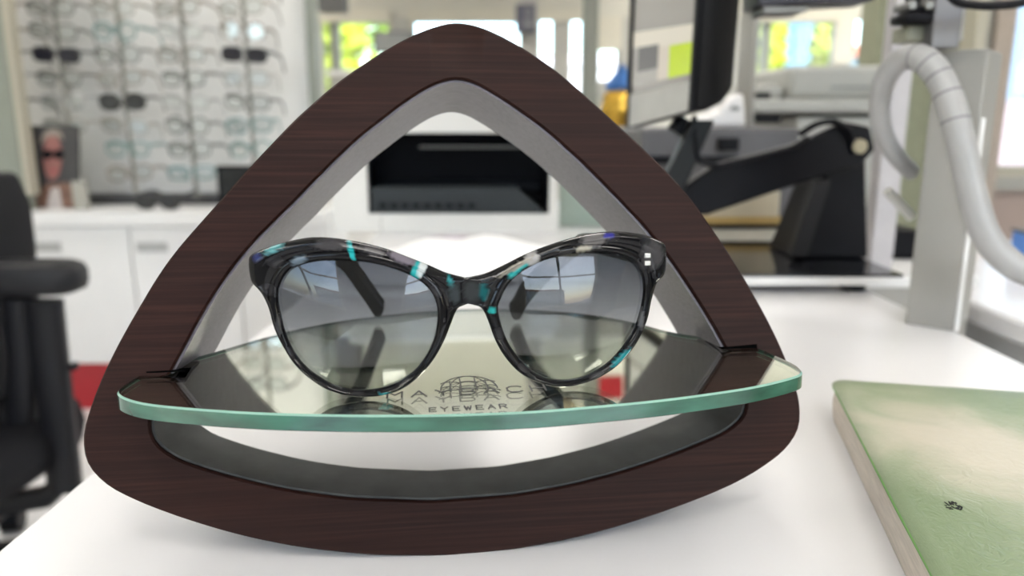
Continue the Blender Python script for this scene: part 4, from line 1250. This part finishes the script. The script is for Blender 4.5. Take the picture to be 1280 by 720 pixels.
# counter card with a portrait, and the small dark mirror
Yk = 2.56
pc = thing('counter_card', 'dark counter card showing a person in sunglasses, on the white worktop at left', 'poster', (at(57, 260, Yk).x, Yk, ZC))
c = Vector(pc.location)
def q2(px, py, off=0): 
    w = at(px, py, Yk); return Vector((w.x - c.x, -off, max(0.0, w.z - c.z)))
def flat(mb, pxs, o0, o1):
    mb.prism([q2(x, y, o1) for x, y in pxs], [q2(x, y, o0) for x, y in pxs])
def ell(cx0, cy0, rx_, ry_, n=24): return [(cx0 + rx_ * math.cos(2 * math.pi * k / n), cy0 + ry_ * math.sin(2 * math.pi * k / n)) for k in range(n)]
m = MB(); flat(m, [(18, 157), (97, 157), (100, 270), (18, 270)], -.012, .0); m.build('board', mat('charcoal_card', (.055, .053, .055), .4), pc, smooth=0)
m = MB(); flat(m, [(38, 270), (42, 243), (58, 230), (84, 228), (101, 240), (101, 270)], .0002, .0016); m.build('printed_coat', mat('brown_print', (.20, .11, .08), .5, var=.3, scale=30), pc, smooth=0)
m = MB(); flat(m, [(60, 270), (64, 236), (74, 234), (80, 270)], .0017, .0028); m.build('printed_shirt', mat('white_print', (.55, .50, .48), .5), pc, smooth=0)
m = MB(); flat(m, ell(66, 196, 12, 29), .0017, .003); m.build('printed_face', mat('pink_skin_print', (.30, .125, .11), .5, var=.15, scale=25), pc, smooth=0)
m = MB(); flat(m, [(51, 182), (52, 171), (58, 164), (68, 160), (78, 166), (80, 176), (74, 170), (62, 170), (56, 174)], .0031, .0042); m.build('printed_hair', mat('grey_hair_print', (.33, .28, .24), .5), pc, smooth=0)
m = MB(); flat(m, ell(60, 193, 6.8, 6), .0031, .0045); flat(m, ell(74, 193, 6.8, 6), .0031, .0045); flat(m, [(60, 191), (74, 191), (74, 193), (60, 193)], .0031, .0044); m.build('printed_sunglasses', M['black_plastic'], pc, smooth=0)
m = MB(); flat(m, [(64, 212), (72, 212), (71, 215.5), (65, 215.5)], .0031, .004); m.build('printed_lips', mat('lip_print', (.45, .08, .09), .5), pc, smooth=0)
ah = boxthing('card_holder', 'clear acrylic holder standing beside the portrait card', 'holder', (at(86, 200, 2.53).x, 2.525, ZC), (at(104, 200, 2.53).x, 2.545, at(90, 226, 2.53).z), mat('milky_acrylic', (.36, .35, .31), .25), .002, 'holder')[0]
mr = thing('table_mirror', 'small dark framed table mirror on the worktop, beside the wooden arch', 'mirror', (at(292, 262, 2.53).x, 2.52, ZC))
c = Vector(mr.location)
a, b_ = at(274, 262, 2.52) - c, at(320, 207, 2.52) - c
B(((a.x, 0, 0), (b_.x, .02, b_.z))).build('frame', M['black_plastic'], mr, bevel=.003)
B(((a.x + .012, -.0015, .012), (b_.x - .012, -.0002, b_.z - .012))).build('glass', mat('mirror_glass', (.10, .11, .12), .03, metal=1.0), mr, smooth=0)

# ------------------------------------------------------------------ black office chair at the left
Yh = 1.40
ch = thing('office_chair', 'black office chair with a padded armrest, at the left edge beside the desk', 'chair', (at(-40, 600, Yh).x, Yh, 0))
c = Vector(ch.location)
def h(px, py, Y=Yh): return at(px, py, Y) - c
pad = MB()
pr_pts = []
for k in range(32):
    a = 2 * math.pi * k / 32; ca, sa = math.cos(a), math.sin(a)
    pr_pts.append((math.copysign(abs(ca) ** .55, ca), math.copysign(abs(sa) ** .7, sa)))
cp_ = h(38, 345); L_ = .10; Wd = .048
def padring(z, s): return [Vector((cp_.x + x * L_ * s, cp_.y + y * Wd * s, cp_.z + z)) for x, y in pr_pts]
pad.loft([padring(-.030, .80), padring(-.024, .95), padring(-.008, 1.0), padring(.010, 1.0), padring(.022, .94), padring(.027, .80)])
pad.add(padring(-.030, .80), [tuple(range(32))[::-1]]); pad.add(padring(.027, .80), [tuple(range(32))])
pad.build('armrest_pad', mat('soft_black_pad', (.013, .013, .015), .5, spec=.3), ch, smooth=60)
m = MB(); m.tube([h(56, 375), h(66, 470), h(82, 612)], [(.030, .020)] * 3, 12, flat=.5, up=(0, 1, 0)); m.build('armrest_post', mat('chair_black', (.008, .008, .010), .45, spec=.25), ch, smooth=50)
m = MB(); a = h(92, 458); m.box(a, (.012, .02, .014)); m.build('height_button', M['black_plastic'], ch, bevel=.002)
m = MB(); m.tube([h(82, 596) , h(60, 620), h(-60, 640)], [(.022, .018)] * 3, 12, flat=.6, up=(0, 1, 0)); m.build('arm_bracket', MATS['chair_black'], ch, smooth=50)
# seat cushion
st = MB()
sc0 = h(-95, 548)
def seatring(z, s): return [Vector((sc0.x + x * .26 * s, sc0.y - .02 + y * .25 * s, sc0.z + z)) for x, y in pr_pts]
st.loft([seatring(-.07, .86), seatring(-.055, .97), seatring(-.02, 1.0), seatring(.015, .97), seatring(.035, .85), seatring(.04, .5)])
st.add(seatring(-.07, .86), [tuple(range(32))[::-1]]); st.add(seatring(.04, .5), [tuple(range(32))])
st.build('seat', mat('black_fabric', (.010, .010, .012), .8, spec=.2, var=.2, scale=200, bump=.3), ch, smooth=60)
# backrest standing at the seat's rear (left) side
br = MB()
bx = [(h(2, 520), .04), (h(2, 420), .045), (h(-4, 330), .045), (h(-12, 270), .04), (h(-34, 225), .03)]
rings = []
for q, hw in bx:
    rings.append([Vector((q.x - .095 + .05 * math.copysign(abs(math.cos(t_)) ** .6, math.cos(t_)), q.y + .02 + .22 * math.copysign(abs(math.sin(t_)) ** .6, math.sin(t_)), q.z)) for t_ in [2 * math.pi * k / 24 for k in range(24)]])
br.loft(rings); br.add(rings[0], [tuple(range(24))[::-1]]); br.add(rings[-1], [tuple(range(24))])
br.build('backrest', MATS['black_fabric'], ch, bevel=.01, smooth=60)
m = MB(); m.tube([h(22, 372), h(30, 450), h(26, 540)], [(.025, .02)] * 3, 12, flat=.6, up=(0, 1, 0)); m.build('back_bracket', MATS['chair_black'], ch, smooth=50)
m = MB(); m.cyl((sc0.x, sc0.y, .09), (sc0.x, sc0.y, sc0.z - .07), .03, 20); m.build('gas_column', MATS['chair_black'], ch)
for k in range(5):
    a = 2 * math.pi * k / 5 + .5
    e = Vector((sc0.x + .29 * math.cos(a), sc0.y + .29 * math.sin(a), .07))
    m = MB(); m.tube([(sc0.x, sc0.y, .10), e], [(.03, .02), (.018, .013)], 10); lg = m.build('base_leg', MATS['chair_black'], ch)
    d = Vector((-math.sin(a), math.cos(a), 0))
    w = MB(); w.cyl(Vector((e.x, e.y, .028)) - d * .02, Vector((e.x, e.y, .028)) + d * .02, .028, 20); w.build('caster', M['black_plastic'], lg)

# ------------------------------------------------------------------ far end of the shop
Ye = 7.4
def E2(px, py, Y=Ye): return at(px, py, Y)
o, _ = boxthing('wall_speaker', 'dark grey wall box at the top, right of the display wall', 'speaker', (E2(397, 14, 5.5).x, 5.5, E2(397, 14, 5.5).z), (E2(430, 0, 5.5).x, 5.65, RZ), mat('slate_box', (.10, .10, .095), .5), .005)
fd = thing('shop_counter', 'pale grey shop counter under the far left window', 'counter', (E2(450, 100, 6.8).x, 6.8, 0))
c = Vector(fd.location)
zz = E2(420, 88, 6.8).z
B(((E2(411, 90, 6.8).x - c.x, 0, 0), (E2(600, 90, 6.8).x - c.x, .5, zz - .04))).build('body', M['pier'], fd, smooth=0)
B(((E2(409, 90, 6.8).x - c.x, -.02, zz - .04), (E2(602, 90, 6.8).x - c.x, .52, zz))).build('top', M['white_satin'], fd, bevel=.004)
sc2 = thing('monitor', 'small grey monitor standing on the far counter, above the left slope of the arch', 'monitor', (E2(490, 80, 6.85).x, 6.85, zz))
c = Vector(sc2.location)
a, b_ = E2(467, 66, 6.85) - c, E2(516, 39, 6.85) - c
B(((a.x, 0, a.z), (b_.x, .03, b_.z))).build('housing', M['dark_grey'], sc2, bevel=.004)
B(((a.x + .015, -.003, a.z + .015), (b_.x - .015, -.0003, b_.z - .015))).build('screen', mat('dull_screen', (.28, .29, .28), .3), sc2, smooth=0)
B(((-.02, .005, .008), (.02, .025, a.z))).build('stand', M['dark_grey'], sc2, smooth=0)
B(((-.08, -.04, 0), (.08, .08, .008))).build('foot', M['dark_grey'], sc2, smooth=0)
cm_ = thing('column', 'pale grey column carrying a dark loudspeaker behind the arch', 'column', (E2(661, 60, 6.0).x, 6.0, 0))
B(((-.065, 0, 0), (.065, .12, RZ))).build('shaft', M['pier'], cm_, bevel=.004)
spk = thing('loudspeaker', 'dark loudspeaker hung on the pale column above the arch', 'speaker', (E2(657, 22, 5.9).x, 5.9, E2(657, 40, 5.9).z))
hz = E2(657, 5, 5.9).z - spk.location.z
B(((-.072, 0, 0), (.072, .098, hz))).build('cabinet', mat('blue_grey_plastic', (.06, .06, .085), .5), spk, bevel=.006)
for zc_, r_ in ((.3, .045), (.72, .028)):
    m = MB(); m.cyl((0.02, -.004, hz * zc_), (0.02, .0, hz * zc_), r_, 24); m.build('cone', mat('speaker_cone', (.16, .16, .17), .6), spk)
bd_ = thing('post', 'grey green aluminium post behind the right slope of the arch', 'post', (E2(738, 60, 4.6).x, 4.6, 0))
B(((-.045, 0, 0), (.045, .06, RZ))).build('shaft', M['sage'], bd_, bevel=.003)
B(((-.008, -.002, 0), (.008, .0, RZ))).build('groove', M['pier'], bd_, smooth=0)
rd = thing('hanging_sign', 'red sign hanging from the ceiling, mirrored in the right part of the glass shelf', 'sign', (.60, 5.0, 1.93))
B(((-.10, 0, 0), (.10, .03, .16))).build('panel', M['red'], rd, bevel=.003)
m = MB()
for sx in (-.08, .08): m.cyl((sx, .015, .16), (sx, .015, RZ - 1.93), .003, 8)
m.build('cord', M['mid_grey'], rd)
# gold and blue wrapped parcel
gb = thing('gift_bag', 'gold wrapped gift bag with blue tissue, behind the right slope of the arch', 'bag', (E2(775, 150, 1.9).x, 1.9, 0))
c = Vector(gb.location)
z0g = E2(775, 165, 1.9).z; z1g = E2(775, 114, 1.9).z; z2g = E2(775, 82, 1.9).z
hwg = (E2(802, 140, 1.9).x - E2(752, 140, 1.9).x) / 2
def crumple(zs, ws, n, seed, amp):
    rr = random.Random(seed); R = []
    for z, w in zip(zs, ws):
        R.append([Vector((w * math.cos(2*math.pi*k/n) * (1 + rr.uniform(-amp, amp)), .7 * w * math.sin(2*math.pi*k/n) * (1 + rr.uniform(-amp, amp)), z + rr.uniform(-amp, amp) * .03)) for k in range(n)])
    return R
gm_ = MB(); R = crumple([z0g, z0g + .03, (z0g + z1g) / 2, z1g - .01, z1g], [hwg * .75, hwg * .95, hwg, hwg * .85, hwg * .7], 18, 4, .12)
gm_.loft(R); gm_.add(R[0], [tuple(range(18))[::-1]]); gm_.add(R[-1], [tuple(range(18))])
gm_.build('foil_bag', mat('gold_foil', (.55, .33, .05), .25, metal=.8, var=.3, scale=40), gb, smooth=20)
gm_ = MB(); R = crumple([z1g - .01, z1g + .01, (z1g + z2g) / 2, z2g], [hwg * .62, hwg * .8, hwg * .55, hwg * .12], 14, 6, .2)
gm_.loft(R); gm_.add(R[-1], [tuple(range(14))])
gm_.build('tissue', mat('blue_tissue', (.03, .12, .34), .5, var=.3, scale=30), gb, smooth=20)
gs = MB(); gs.cyl((0, 0, 0), (0, 0, z0g), .09, 24)
gs.build('pedestal', M['pier'], gb) if False else None
pdt = thing('pedestal', 'slim round pedestal under the gold gift bag', 'pedestal', (gb.location.x, 1.9, 0))
m = MB(); m.cyl((0, 0, .012), (0, 0, z0g - .014), .03, 24); m.build('shaft', M['pier'], pdt)
m = MB(); m.cyl((0, 0, z0g - .014), (0, 0, z0g), .07, 28); m.build('top', M['pier'], pdt)
m = MB(); m.cyl((0, 0, 0), (0, 0, .012), .12, 28); m.build('base', M['pier'], pdt)
